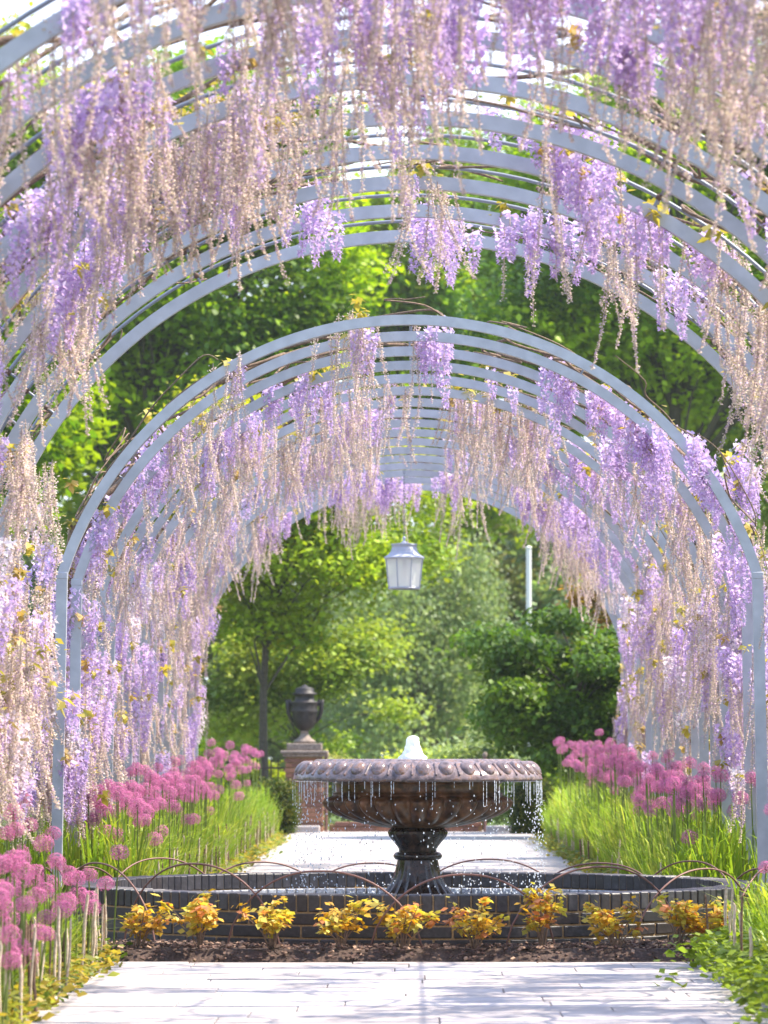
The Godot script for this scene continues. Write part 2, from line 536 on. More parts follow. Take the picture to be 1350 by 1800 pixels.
# ---------------------------------------------------------------- trees
func leaf_clump(leaves: int, size: float, leaf: float, sd: int, droop := 0.0) -> ArrayMesh:
	var r := RandomNumberGenerator.new(); r.seed = sd
	var b := MB.new()
	for k in leaves:
		var p := Vector3(r.randfn(0, 0.42), r.randfn(0, 0.34), r.randfn(0, 0.42)) * size
		var ax := Vector3(r.randf_range(-1, 1), r.randf_range(-0.7, 0.35) - droop, r.randf_range(-1, 1)).normalized()
		var sd2 := ax.cross(Vector3(r.randf_range(-0.5, 0.5), 1, r.randf_range(-0.5, 0.5))).normalized()
		var up := sd2.cross(ax)
		var l := leaf * r.randf_range(0.7, 1.3)
		var w := l * r.randf_range(0.3, 0.42)
		var q := r.randf_range(0.75, 1.25)
		var col := Color(q * r.randf_range(0.9, 1.15), q, q * r.randf_range(0.7, 1.1))
		var mid := p + ax * l * 0.5 - up * l * 0.06
		var i := b.vert(p, col); var j := b.vert(p + ax * l * 0.48 + sd2 * w + up * l * 0.05, col); var m := b.vert(p + ax * l, col); var o := b.vert(p + ax * l * 0.48 - sd2 * w + up * l * 0.05, col)
		b.t(i, j, m); b.t(i, m, o)
	return b.done()

func tree(called: String, label: String, at: Vector3, spec: Dictionary) -> Node3D:
	# spec: h trunk top, r trunk radius, c crown centre (from base), rad crown radii, blobs, clumps per blob, clump mesh, cols
	var t := base(called, at)
	tag(t, label, spec.get("cat", "tree"), spec.get("group", ""))
	var c: Vector3 = spec.c; var rad: Vector3 = spec.rad
	var wood := MB.new()
	var lean := Vector3(rf(-0.2, 0.2), 0, rf(-0.2, 0.2))
	var top := Vector3(c.x * 0.7, c.y + rad.y * 0.35, c.z * 0.7)
	var tp := []; var tr := []
	for k in 9:
		var f := k / 8.0
		tp.append(Vector3(top.x * f * f, top.y * f - 0.1 * (1 - f), top.z * f * f) + lean * sin(f * 5.0) * f)
		tr.append(spec.r * (1.0 - 0.8 * f) * (1.35 if k == 0 else 1.0))
	wood.tube(tp, tr, 9)
	put(wood.done(M["tree_bark"]), "trunk", null, t)
	var trs := []; var cols := []
	var limb := MB.new()
	for k in spec.blobs:
		var dir := Vector3(rf(-1, 1), rf(-0.75, 1), rf(-1, 1)).normalized()
		var rr := pow(R.randf(), 0.4)
		var bc := c + dir * rad * rr * 0.86
		var br: float = rad[rad.min_axis_index()] * rf(0.24, 0.40) * spec.get("blob", 1.0)
		var s: Vector3 = tp[clampi(int(bc.y / top.y * 6.0), 2, 7)]
		var m := s.lerp(bc, 0.5) + Vector3(rf(-0.3, 0.3), rf(0.1, 0.6), rf(-0.3, 0.3)) * br
		var r0: float = spec.r * rf(0.16, 0.32)
		limb.tube([s, s.lerp(m, 0.55) + Vector3(0, 0.05, 0), m, m.lerp(bc, 0.6), bc], [r0, r0 * 0.8, r0 * 0.6, r0 * 0.4, r0 * 0.2], 5, Color.WHITE, false)
		var tone := rf(0.72, 1.25)
		var base_col: Color = spec.cols[R.randi_range(0, spec.cols.size() - 1)]
		for j in spec.clumps:
			var dd := Vector3(rf(-1, 1), rf(-0.8, 1), rf(-1, 1)).normalized()
			var p := bc + dd * br * pow(R.randf(), 0.33) * Vector3(1.15, spec.get("flat", 0.8), 1.15)
			trs.append(Transform3D(Basis.from_euler(Vector3(rf(-0.5, 0.5), rf(0, TAU), rf(-0.5, 0.5))).scaled(Vector3.ONE * rf(0.7, 1.25)), p))
			var q := tone * rf(0.8, 1.2)
			cols.append(Color(base_col.r * q, base_col.g * q, base_col.b * q))
	put(limb.done(M["tree_bark"]), "limbs", null, t)
	bake(spec.mesh, "crown", M["leaf"], t, trs, cols)
	return t

func make_trees() -> void:
	var mid := leaf_clump(16, 0.40, 0.12, 2)
	var fine := leaf_clump(22, 0.75, 0.13, 3, 0.9)
	var far := leaf_clump(18, 1.0, 0.26, 4, 0.2)
	var dark := [Color(0.25, 0.40, 0.012), Color(0.36, 0.50, 0.015), Color(0.12, 0.23, 0.012)]
	var lime := [Color(0.42, 0.54, 0.02), Color(0.50, 0.58, 0.04), Color(0.26, 0.42, 0.02)]
	var gold := [Color(0.50, 0.53, 0.03), Color(0.36, 0.48, 0.03), Color(0.24, 0.37, 0.03)]
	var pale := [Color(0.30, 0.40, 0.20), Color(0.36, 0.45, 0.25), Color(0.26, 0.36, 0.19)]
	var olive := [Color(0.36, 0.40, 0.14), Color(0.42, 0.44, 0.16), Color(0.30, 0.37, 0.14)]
	# tall trees standing behind the tunnel
	for a in [[-17.0, 84, 17.5, lime, 4.3], [-11.2, 83, 18.5, dark, 4.3], [-5.6, 80, 18.3, dark, 5.4], [5.8, 81, 18.3, dark, 5.6], [11.6, 84, 17.8, lime, 4.5], [17.2, 83, 17.2, lime, 4.3], [-8.6, 64, 12.5, dark, 2.8]]:
		var h: float = a[2]
		tree("broadleaf_tree", "tall broadleaf tree rising behind the wisteria tunnel beyond the fountain", Vector3(a[0], 0, -a[1]), {
			"r": 0.28, "c": Vector3(rf(-0.4, 0.4), h * 0.64, 0), "rad": Vector3(a[4], h * 0.34, 3.2), "blobs": 66, "clumps": 44, "mesh": leaf_clump(16, 0.64, 0.20, 1), "cols": a[3], "group": "tall trees behind the tunnel", "blob": 1.0})
	for a in [[-12.0, 98], [-6.5, 100], [0.9, 114], [6.0, 99], [12.0, 98], [18, 100], [-18, 100]]:
		tree("woodland_tree", "full green tree filling the gaps behind the tall broadleaf trees", Vector3(a[0], 0, -a[1]), {
			"r": 0.25, "c": Vector3(0, 13.5 if absf(a[0]) < 4 else 13.0, 0), "rad": Vector3(5.0, 8.2 if absf(a[0]) < 4 else 9.0, 3.0), "blobs": 90, "clumps": 36, "mesh": far, "cols": lime, "group": "trees behind the tall trees", "blob": 1.1})
	# tree with yellow-green leaves over the gate
	tree("lime_tree", "yellow-green leafy tree with slim dark trunk beside the urn", Vector3(-2.5, 0, -63.5), {
		"r": 0.095, "c": Vector3(0.35, 5.2, 0), "rad": Vector3(3.1, 2.5, 2.4), "blobs": 44, "clumps": 46, "mesh": mid, "cols": gold, "flat": 0.6})
	tree("young_tree", "small fresh green tree with spreading low branches behind the urn", Vector3(-2.05, 0, -69), {
		"r": 0.06, "c": Vector3(0.1, 2.4, 0), "rad": Vector3(2.4, 1.6, 1.8), "blobs": 26, "clumps": 30, "mesh": mid, "cols": [Color(0.32, 0.42, 0.07), Color(0.38, 0.46, 0.09), Color(0.24, 0.35, 0.06)], "flat": 0.5})
	# dark shrub-like tree with tiers of leaves
	tree("tiered_maple", "dark green bushy maple with layered branches beside the path end", Vector3(2.35, 0, -53), {
		"r": 0.06, "c": Vector3(-0.1, 2.0, 0), "rad": Vector3(1.75, 1.6, 1.3), "blobs": 36, "clumps": 52, "mesh": leaf_clump(16, 0.26, 0.10, 9, 0.3), "cols": [Color(0.11, 0.21, 0.025), Color(0.17, 0.29, 0.03), Color(0.08, 0.16, 0.02)], "flat": 0.30, "blob": 1.0})
	tree("golden_shrub", "orange and yellow leaved shrub above the bushy maple", Vector3(3.05, 0, -56), {
		"r": 0.05, "c": Vector3(-0.1, 3.2, 0), "rad": Vector3(0.8, 1.0, 0.8), "blobs": 14, "clumps": 20, "mesh": leaf_clump(14, 0.24, 0.09, 10), "cols": [Color(0.34, 0.25, 0.03), Color(0.38, 0.22, 0.05), Color(0.16, 0.2, 0.03)], "cat": "shrub"})
	# distant park trees seen through the gate
	tree("weeping_willow", "pale grey-green weeping willow far beyond the gate", Vector3(0.2, 0, -108), {
		"r": 0.3, "c": Vector3(0, 4.0, 0), "rad": Vector3(3.0, 4.0, 3.0), "blobs": 40, "clumps": 40, "mesh": fine, "cols": pale, "flat": 1.5})
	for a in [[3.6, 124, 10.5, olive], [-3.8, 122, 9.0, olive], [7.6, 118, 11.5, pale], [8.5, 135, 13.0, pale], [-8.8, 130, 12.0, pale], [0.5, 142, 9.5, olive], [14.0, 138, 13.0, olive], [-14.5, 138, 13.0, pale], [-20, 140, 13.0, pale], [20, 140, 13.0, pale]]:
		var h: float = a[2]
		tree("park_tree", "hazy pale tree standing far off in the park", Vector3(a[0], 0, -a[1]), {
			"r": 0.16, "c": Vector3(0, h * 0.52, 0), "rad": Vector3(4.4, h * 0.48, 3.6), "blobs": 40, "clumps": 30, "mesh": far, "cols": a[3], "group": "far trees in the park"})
	# the far edge of the park, one mass of low woodland
	var ft := []; var fc := []
	for k in 5200:
		var x := rf(-40, 40)
		var top := 3.2 + 1.6 * N.get_noise_1d(x * 1.5)
		ft.append(Transform3D(Basis.from_euler(Vector3(rf(-0.5, 0.5), rf(0, TAU), 0)).scaled(Vector3.ONE * rf(0.9, 1.6)), Vector3(x, top * pow(R.randf(), 0.7), -155 - rf(0, 3))))
		var q := rf(0.8, 1.25)
		fc.append(Color(0.34 * q, 0.42 * q, 0.12 * q))
	tag(bake(far, "distant_woodland", M["leaf"], self, ft, fc), "pale green low woodland closing the far end of the park", "woodland", "", "stuff")
	# low shrubs closing the view under the trees
	var low := leaf_clump(16, 0.3, 0.085, 12)
	for a in [[1.2, 61, 1.5, 1.1, pale], [2.9, 60, 1.8, 1.2, dark], [0.2, 66, 1.3, 0.9, lime], [-1.0, 66, 1.1, 0.8, olive], [3.9, 64, 2.4, 1.3, dark], [-3.9, 60, 1.6, 1.1, dark], [-5.2, 58, 2.6, 1.3, lime], [5.3, 58, 2.8, 1.3, lime], [-2.9, 66, 1.0, 0.9, lime]]:
		var h: float = a[2]
		tree("garden_shrub", "low rounded green shrub growing near the gate piers", Vector3(a[0], 0, -a[1]), {
			"r": 0.035, "c": Vector3(0, h * 0.52, 0), "rad": Vector3(a[3], h * 0.52, 0.9), "blobs": 26, "clumps": 26, "mesh": low, "cols": a[4], "cat": "shrub", "group": "shrubs near the gate", "blob": 1.2})
	for a in [[-6.8, 40, 4.2], [-7.2, 48, 4.6], [7.0, 44, 4.4], [6.8, 52, 4.8], [-6.2, 33, 3.2], [6.4, 36, 3.4], [-5.6, 27, 2.6], [5.6, 28.5, 2.8], [-4.6, 24.5, 2.2], [4.7, 25, 2.4], [-7.5, 57, 4.5], [7.2, 60, 4.6]]:
		var h: float = a[2]
		tree("side_shrub", "tall leafy shrub growing outside the wisteria tunnel", Vector3(a[0], 0, -a[1]), {
			"r": 0.06, "c": Vector3(0, h * 0.52, 0), "rad": Vector3(1.5, h * 0.5, 1.6), "blobs": 34, "clumps": 30, "mesh": mid, "cols": lime if R.randf() < 0.6 else dark, "cat": "shrub", "group": "shrubs outside the tunnel"})

# ---------------------------------------------------------------- gateway at the path's end
func make_gateway() -> void:
	# brick pier with stone cap, urn on top
	var px := -1.64; var pz := -57.2
	var pier := base("brick_pier", Vector3(px, 0, pz))
	tag(pier, "square red brick pier with stone cap carrying the dark urn", "pier")
	var core := MB.new(); core.box(Vector3(0, 0.575, 0), Vector3(0.54, 1.15, 0.54))
	put(core.done(M["mortar"]), "core", null, pier)
	var bm := MB.new(); bm.box(Vector3.ZERO, Vector3(0.275, 0.064, 0.1), Basis(), 0.004)
	var brick := bm.done()
	for row in 15:
		for side in 4:
			for h in 2:
				var bs := Basis(Vector3.UP, side * PI / 2)
				var off := Vector3((-0.144 + h * 0.288) + (0.02 if row % 2 else -0.02), 0.04 + row * 0.0755, 0.237)
				put(brick, "brick", M["red_brick%d" % R.randi_range(0, 2)], pier, Transform3D(bs, bs * off))
	var cp := MB.new()
	cp.box(Vector3(0, 1.175, 0), Vector3(0.66, 0.05, 0.66), Basis(), 0.01)
	cp.box(Vector3(0, 1.225, 0), Vector3(0.73, 0.05, 0.73), Basis(), 0.012)
	put(cp.done(M["cap_stone"]), "cap", null, pier)
	var urn := base("garden_urn", Vector3(px, 1.25, pz))
	tag(urn, "dark cast iron lidded urn with two square handles on brick pier", "urn")
	var pl := MB.new()
	pl.box(Vector3(0, 0.055, 0), Vector3(0.54, 0.11, 0.54), Basis(), 0.012)
	put(pl.done(M["cap_stone"]), "plinth", null, urn)
	var ft := MB.new()
	ft.lathe([[0.0, 0.11], [0.175, 0.112], [0.165, 0.15], [0.10, 0.19], [0.062, 0.25], [0.06, 0.29], [0.075, 0.305], [0.0, 0.31]], 28)
	put(ft.done(M["cap_stone"]), "foot", null, urn)
	var bd := MB.new()
	bd.lathe([[0.03, 0.30], [0.09, 0.315], [0.14, 0.355], [0.175, 0.42], [0.19, 0.50], [0.195, 0.57], [0.21, 0.585], [0.21, 0.625], [0.195, 0.64], [0.20, 0.72], [0.212, 0.735], [0.205, 0.755], [0.15, 0.765], [0.145, 0.84], [0.185, 0.86], [0.185, 0.885], [0.14, 0.90], [0.145, 0.95], [0.12, 0.965], [0.05, 0.985], [0.03, 1.01], [0.0, 1.02]], 32)
	put(bd.done(M["urn_iron"]), "bowl", null, urn)
	for s in [-1, 1]:
		var hd := MB.new()
		hd.tube([Vector3(0.17 * s, 0.43, 0), Vector3(0.215 * s, 0.49, 0), Vector3(0.25 * s, 0.58, 0), Vector3(0.262 * s, 0.70, 0), Vector3(0.268 * s, 0.775, 0), Vector3(0.235 * s, 0.772, 0), Vector3(0.19 * s, 0.69, 0)], [0.026, 0.03, 0.034, 0.036, 0.034, 0.032, 0.028], 8)
		put(hd.done(M["urn_iron"]), "handle", null, urn)
	# slim iron gate posts with ball tops
	for x in [-1.30, 1.14]:
		var gp := base("gate_post", Vector3(x, 0, -57.0))
		tag(gp, "slim brown iron gate post with pale ball top" + (" beside the brick pier" if x < 0 else " standing away from the brick pier"), "post", "iron gate posts")
		var pm := MB.new(); pm.tube([Vector3(0, -0.05, 0), Vector3(0, 1.14, 0)], [0.026], 8)
		put(pm.done(M["wire"]), "shaft", null, gp)
		var bl := MB.new(); bl.lathe([[0.001, 1.13], [0.03, 1.145], [0.042, 1.18], [0.03, 1.215], [0.001, 1.23]], 12)
		put(bl.done(M["cap_stone"]), "ball", null, gp)
	# low brick step between them
	var step := base("brick_step", Vector3(-0.08, 0, -57.15))
	tag(step, "low dark red brick step across the end of the path", "step")
	var sc := MB.new(); sc.box(Vector3(0, 0.055, -0.1), Vector3(2.36, 0.11, 0.34))
	put(sc.done(M["mortar"]), "core", null, step)
	var sb := MB.new(); sb.box(Vector3.ZERO, Vector3(0.215, 0.066, 0.40), Basis(), 0.004)
	var sbm := sb.done()
	for row in 2:
		for k in 10:
			put(sbm, "brick", M["red_brick2" if R.randf() < 0.7 else "red_brick0"], step, Transform3D(Basis(), Vector3(-1.03 + k * 0.227 + (0.05 if row else 0.0), 0.038 + row * 0.078, -0.08)))
	for x in [-1.62, 1.38]:
		var ks := MB.new(); ks.box(Vector3(0, 0.04, 0), Vector3(0.46, 0.12, 0.36), Basis(), 0.012)
		tag(put(ks.done(M["slab1"]), "kerb_stone", null, self, Transform3D(Basis(), Vector3(x, 0, -56.7))), "pale stone block at the end of the brick step" + (" before the urn pier" if x < 0 else " away from the urn"), "kerb stone")
	# railing beside the pier
	var rl := base("iron_railing", Vector3(-2.0, 0, -57.3))
	tag(rl, "dark iron railing between the brick pier and the allium bed", "railing")
	for h in [0.2, 0.98]:
		var b := MB.new(); b.box(Vector3(-0.45, h, 0), Vector3(1.0, 0.03, 0.02), Basis(), 0.003)
		put(b.done(M["iron"]), "rail", null, rl)
	for k in 9:
		var b := MB.new(); b.tube([Vector3(-0.05 - k * 0.11, -0.02, 0), Vector3(-0.05 - k * 0.11, 1.1, 0), Vector3(-0.05 - k * 0.11, 1.15, 0)], [0.011, 0.011, 0.002], 6)
		put(b.done(M["iron"]), "bar", null, rl)
	# clipped box hedges
	var lf := leaf_clump(14, 0.10, 0.035, 14)
	for a in [[-2.06, -55.8, 0.58], [1.84, -55.8, 0.58]]:
		var hg := base("clipped_hedge", Vector3(a[0], 0, a[1]))
		tag(hg, "small clipped dark green box hedge at the path end " + ("before the urn pier" if a[0] < 0 else "on the side without an urn"), "hedge", "clipped hedges at the path end")
		var st := MB.new()
		for k in 5: st.tube([Vector3(rf(-0.05, 0.05), -0.03, rf(-0.05, 0.05)), Vector3(rf(-0.2, 0.2), 0.5, rf(-0.2, 0.2))], [0.012, 0.004], 5)
		put(st.done(M["bark"]), "stems", null, hg)
		var trs := []; var cols := []
		for k in 1500:
			var p := Vector3(rf(-0.5, 0.5), rf(-0.5, 0.5), rf(-0.5, 0.5))
			var ax := p.abs().max_axis_index()
			if R.randf() < 0.8: p[ax] = 0.5 * signf(p[ax]) * rf(0.86, 1.03)
			var rr := Vector3(p.x, p.y, p.z)
			if rr.length() > 0.74: rr *= 0.74 / rr.length()
			trs.append(Transform3D(Basis.from_euler(Vector3(rf(0, TAU), rf(0, TAU), 0)), Vector3(rr.x * 0.58, 0.36 + rr.y * 0.72, rr.z * 0.58)))
			var q := rf(0.6, 1.4)
			cols.append(Color(0.055 * q, 0.09 * q, 0.012 * q) if R.randf() < 0.75 else Color(0.2, 0.2, 0.02))
		bake(lf, "foliage", M["leaf"], hg, trs, cols)
	# white pole
	var pole := base("white_pole", Vector3(2.3, 0, -72))
	tag(pole, "tall plain white painted pole among the far trees", "pole")
	var pm2 := MB.new(); pm2.tube([Vector3(0, -0.1, 0), Vector3(0, 5.2, 0)], [0.058, 0.054], 10)
	put(pm2.done(M["white_paint"]), "shaft", null, pole)
	var pc := MB.new(); pc.lathe([[0.0, 5.19], [0.065, 5.195], [0.065, 5.22], [0.0, 5.25]], 10)
	put(pc.done(M["white_paint"]), "cap", null, pole)

# ---------------------------------------------------------------- pool
const POOL_R := 2.21
const POOL_H := 0.369
func make_pool() -> void:
	var pool := base("brick_pool", Vector3(0.02, 0, -F_D))
	tag(pool, "round low pool walled with dark blue engineering bricks around the fountain", "pool")
	var core := MB.new()
	core.lathe([[POOL_R - 0.205, 0.02], [POOL_R - 0.205, POOL_H - 0.008], [POOL_R - 0.009, POOL_H - 0.008], [POOL_R - 0.009, -0.05]], 120)
	put(core.done(M["mortar"]), "wall_core", null, pool)
	var fl := MB.new()
	fl.lathe([[0.0, 0.02], [POOL_R - 0.2, 0.021]], 64)
	put(fl.done(M["blue_brick0"]), "pool_floor", null, pool)
	var cm := MB.new(); cm.box(Vector3.ZERO, Vector3(0.0645, 0.1025, 0.215), Basis(), 0.005)
	var cop := cm.done()
	var n := 185
	for k in n:
		var a := TAU * k / n
		var bs := Basis(Vector3.UP, a)
		put(cop, "coping_brick", M["blue_brick%d" % R.randi_range(0, 3)], pool, Transform3D(bs * Basis.from_euler(Vector3(rf(-0.01, 0.01), rf(-0.01, 0.01), 0)), bs * Vector3(0, POOL_H - 0.0512 + rf(-0.002, 0.002), POOL_R - 0.1065 + rf(-0.002, 0.002))))
	var fm := MB.new(); fm.box(Vector3.ZERO, Vector3(0.214, 0.065, 0.1), Basis(), 0.005)
	var face := fm.done()
	var fn := 61
	for row in 4:
		for k in range(-19, 20):
			var a := TAU * (k + (0.5 if row % 2 else 0.0)) / fn
			var bs := Basis(Vector3.UP, a)
			put(face, "face_brick", M["blue_brick%d" % R.randi_range(0, 3)], pool, Transform3D(bs, bs * Vector3(0, 0.223 - row * 0.0755, POOL_R - 0.052 + rf(-0.0015, 0.0015))))
	var im := MB.new(); im.box(Vector3.ZERO, Vector3(0.064, 0.215, 0.06), Basis(), 0.005)
	var inner := im.done()
	var inn := 166
	for k in range(31, 136):
		var a := TAU * k / inn
		var bs := Basis(Vector3.UP, a)
		put(inner, "inner_brick", M["limed_brick%d" % R.randi_range(0, 1)], pool, Transform3D(bs, bs * Vector3(0, POOL_H - 0.215, POOL_R - 0.24)))
	var w := MB.new()
	var seg := 72
	var ct := w.vert(Vector3(0, 0.2, 0))
	var rings := 26
	for i in range(1, rings + 1):
		for s in seg:
			var r := (POOL_R - 0.27) * i / rings
			var a := TAU * s / seg
			w.vert(Vector3(cos(a) * r, 0.2 + 0.006 * N.get_noise_2d(cos(a) * r * 40, sin(a) * r * 40), sin(a) * r))
	for s in seg: w.t(ct, ct + 1 + s, ct + 1 + (s + 1) % seg)
	for i in rings - 1:
		for s in seg:
			var a := ct + 1 + i * seg + s
			var b := ct + 1 + i * seg + (s + 1) % seg
			w.t(a, a + seg, b + seg); w.t(a, b + seg, b)
	tag(put(w.done(M["water"]), "pool_water", null, self, Transform3D(Basis(), Vector3(0.02, 0, -F_D))), "", "", "", "structure")

# ---------------------------------------------------------------- fountain
func make_fountain() -> void:
	var f := base("tazza_fountain", Vector3(0.045, 0, -F_D))
	tag(f, "rusty cast iron tazza fountain with wide egg-moulded rim dripping water", "fountain")
	var bs := MB.new()
	var flute := func(r, h, a): return r * (1.0 + 0.045 * cos(a * 20.0) * clampf((0.50 - h) / 0.2, 0, 1))
	bs.lathe([[0.36, -0.02], [0.36, 0.14], [0.33, 0.16], [0.31, 0.20], [0.285, 0.235], [0.25, 0.27], [0.21, 0.31], [0.175, 0.36], [0.150, 0.42], [0.137, 0.48], [0.130, 0.515]], 120, Vector3.ZERO, Color.WHITE, flute)
	put(bs.done(M["wet_iron"]), "fluted_base", null, f)
	var co := MB.new()
	co.lathe([[0.125, 0.510], [0.148, 0.518], [0.158, 0.533], [0.158, 0.545], [0.146, 0.560], [0.122, 0.568]], 48)
	put(co.done(M["wet_iron"]), "collar", null, f)
	var st := MB.new()
	var leafy := func(r, h, a): return r * (1.0 + 0.05 * absf(cos(a * 8.0)) * clampf((h - 0.59) / 0.06, 0, 1))
	st.lathe([[0.120, 0.560], [0.124, 0.585], [0.135, 0.605], [0.155, 0.635], [0.178, 0.665], [0.186, 0.69], [0.180, 0.705], [0.165, 0.715], [0.165, 0.735]], 96, Vector3.ZERO, Color.WHITE, leafy)
	put(st.done(M["wet_iron"]), "stem", null, f)
	var bw := MB.new()
	var lobes := func(r, h, a):
		if h > 0.925 or h < 0.722: return r
		var k := sin(clampf((h - 0.722) / 0.203, 0, 1) * PI)
		return r * (1.0 + 0.14 * (absf(sin(a * 15.0)) - 0.62) * (0.45 + 0.55 * k))
	bw.lathe([[0.16, 0.722], [0.20, 0.722], [0.26, 0.732], [0.33, 0.745], [0.40, 0.762], [0.46, 0.782], [0.515, 0.806], [0.558, 0.834], [0.585, 0.862], [0.597, 0.885], [0.592, 0.905], [0.57, 0.918], [0.555, 0.926], [0.548, 0.935], [0.55, 0.945], [0.535, 0.952], [0.535, 1.00], [0.548, 1.012], [0.56, 1.022]], 240, Vector3.ZERO, Color.WHITE, lobes)
	put(bw.done(M["rust"]), "bowl", null, f)
	var rm := MB.new()
	rm.lathe([[0.55, 1.021], [0.70, 1.024], [0.785, 1.020], [0.807, 1.026], [0.811, 1.040], [0.800, 1.066], [0.778, 1.094], [0.745, 1.122], [0.705, 1.143], [0.675, 1.152], [0.668, 1.160], [0.655, 1.166], [0.635, 1.164], [0.62, 1.150], [0.45, 1.10], [0.0, 1.07]], 128)
	var rim := put(rm.done(M["rim_iron"]), "rim", null, f)
	var eg := MB.new()
	var ep := []
	for k in 9:
		var t := -PI / 2 + PI * k / 8.0
		ep.append([cos(t), sin(t)])
	eg.lathe(ep, 12)
	var egg := eg.done()
	var dart := MB.new()
	dart.box(Vector3.ZERO, Vector3(0.014, 0.015, 0.11), Basis(), 0.004)
	var dm := dart.done()
	for k in 33:
		var a := TAU * (k + 0.25) / 33
		var out := Vector3(sin(a), 0, cos(a))
		var along := (out * 0.72 - Vector3.UP * 0.70).normalized()
		var nr := (out * 0.70 + Vector3.UP * 0.72).normalized()
		var side := along.cross(nr).normalized()
		put(egg, "egg", M["rim_iron"], rim, Transform3D(Basis(side * 0.050, along * 0.062, nr * 0.036), out * 0.752 + Vector3.UP * 1.105))
		var a2 := a + TAU / 66
		var o2 := Vector3(sin(a2), 0, cos(a2))
		var al2 := (o2 * 0.72 - Vector3.UP * 0.70).normalized()
		var n2 := (o2 * 0.70 + Vector3.UP * 0.72).normalized()
		put(dm, "dart", M["rim_iron"], rim, Transform3D(Basis(al2.cross(n2).normalized(), n2, al2), o2 * 0.765 + Vector3.UP * 1.102))
	# water standing in the bowl
	var wt := MB.new()
	wt.lathe([[0.0, 1.158], [0.630, 1.158], [0.632, 1.150], [0.0, 1.09]], 64)
	tag(put(wt.done(M["water"]), "bowl_water", null, self, Transform3D(Basis(), Vector3(0.045, 0, -F_D))), "", "", "", "structure")
	# the low bubbling jet
	var jet := MB.new()
	var jn := FastNoiseLite.new(); jn.seed = 4; jn.frequency = 9.0
	var lump := func(r, h, a): return r * (1.0 + 0.45 * jn.get_noise_3d(cos(a) * 0.25, h * 2.2, sin(a) * 0.25))
	var jp := []
	for q in [[0.10, 1.150], [0.096, 1.165], [0.088, 1.178], [0.072, 1.192], [0.060, 1.207], [0.052, 1.224], [0.046, 1.242], [0.041, 1.260], [0.038, 1.278], [0.036, 1.294], [0.030, 1.306], [0.018, 1.314], [0.001, 1.318]]: jp.append(q)
	jet.lathe(jp, 40, Vector3.ZERO, Color.WHITE, lump)
	tag(put(jet.done(M["foam"]), "water_jet", null, self, Transform3D(Basis(), Vector3(0.015, 0, -F_D))), "short white bubbling water jet in the middle of the fountain bowl", "water jet")
	# falling drips
	var dp := MB.new()
	dp.lathe([[0.001, -1.0], [0.6, -0.75], [1.0, -0.1], [0.75, 0.45], [0.3, 0.9], [0.001, 1.2]], 6)
	var trs := []
	for k in 130:
		var a := rf(0, TAU)
		var r := 0.806 + rf(-0.012, 0.006)
		var len := rf(0.03, 0.16)
		var y := 1.02
		while y > 1.02 - len:
			trs.append(Transform3D(Basis.from_scale(Vector3(0.0019, 0.011, 0.0019) * rf(0.7, 1.3)), Vector3(cos(a) * r, y, sin(a) * r)))
			y -= rf(0.009, 0.03)
		for j in R.randi_range(6, 14):
			var s := rf(0.0020, 0.0048)
			trs.append(Transform3D(Basis.from_scale(Vector3(s, s * rf(1.0, 1.9), s)), Vector3(cos(a) * r + rf(-0.03, 0.03), rf(0.24, 1.02 - len), sin(a) * r + rf(-0.03, 0.03))))
	for k in 90:
		var s := rf(0.003, 0.006)
		var a := rf(0, TAU)
		var r := rf(0.3, 0.8)
		trs.append(Transform3D(Basis.from_scale(Vector3(s, s * rf(1, 2), s)), Vector3(cos(a) * r, rf(0.25, 0.7), sin(a) * r)))
	for k in 700:
		var a := rf(0, TAU)
		var r := 0.8 + R.randfn(0, 0.13)
		var s := rf(0.003, 0.007)
		trs.append(Transform3D(Basis.from_scale(Vector3(s, s, s)), Vector3(cos(a) * r, 0.21 + absf(R.randfn(0, 0.06)), sin(a) * r)))
	var dr := scatter(dp.done(), "falling_water", M["droplet"], self, trs)
	dr.position = Vector3(0.045, 0, -F_D)
	tag(dr, "water dripping from the fountain rim into the pool", "water drops", "", "stuff")

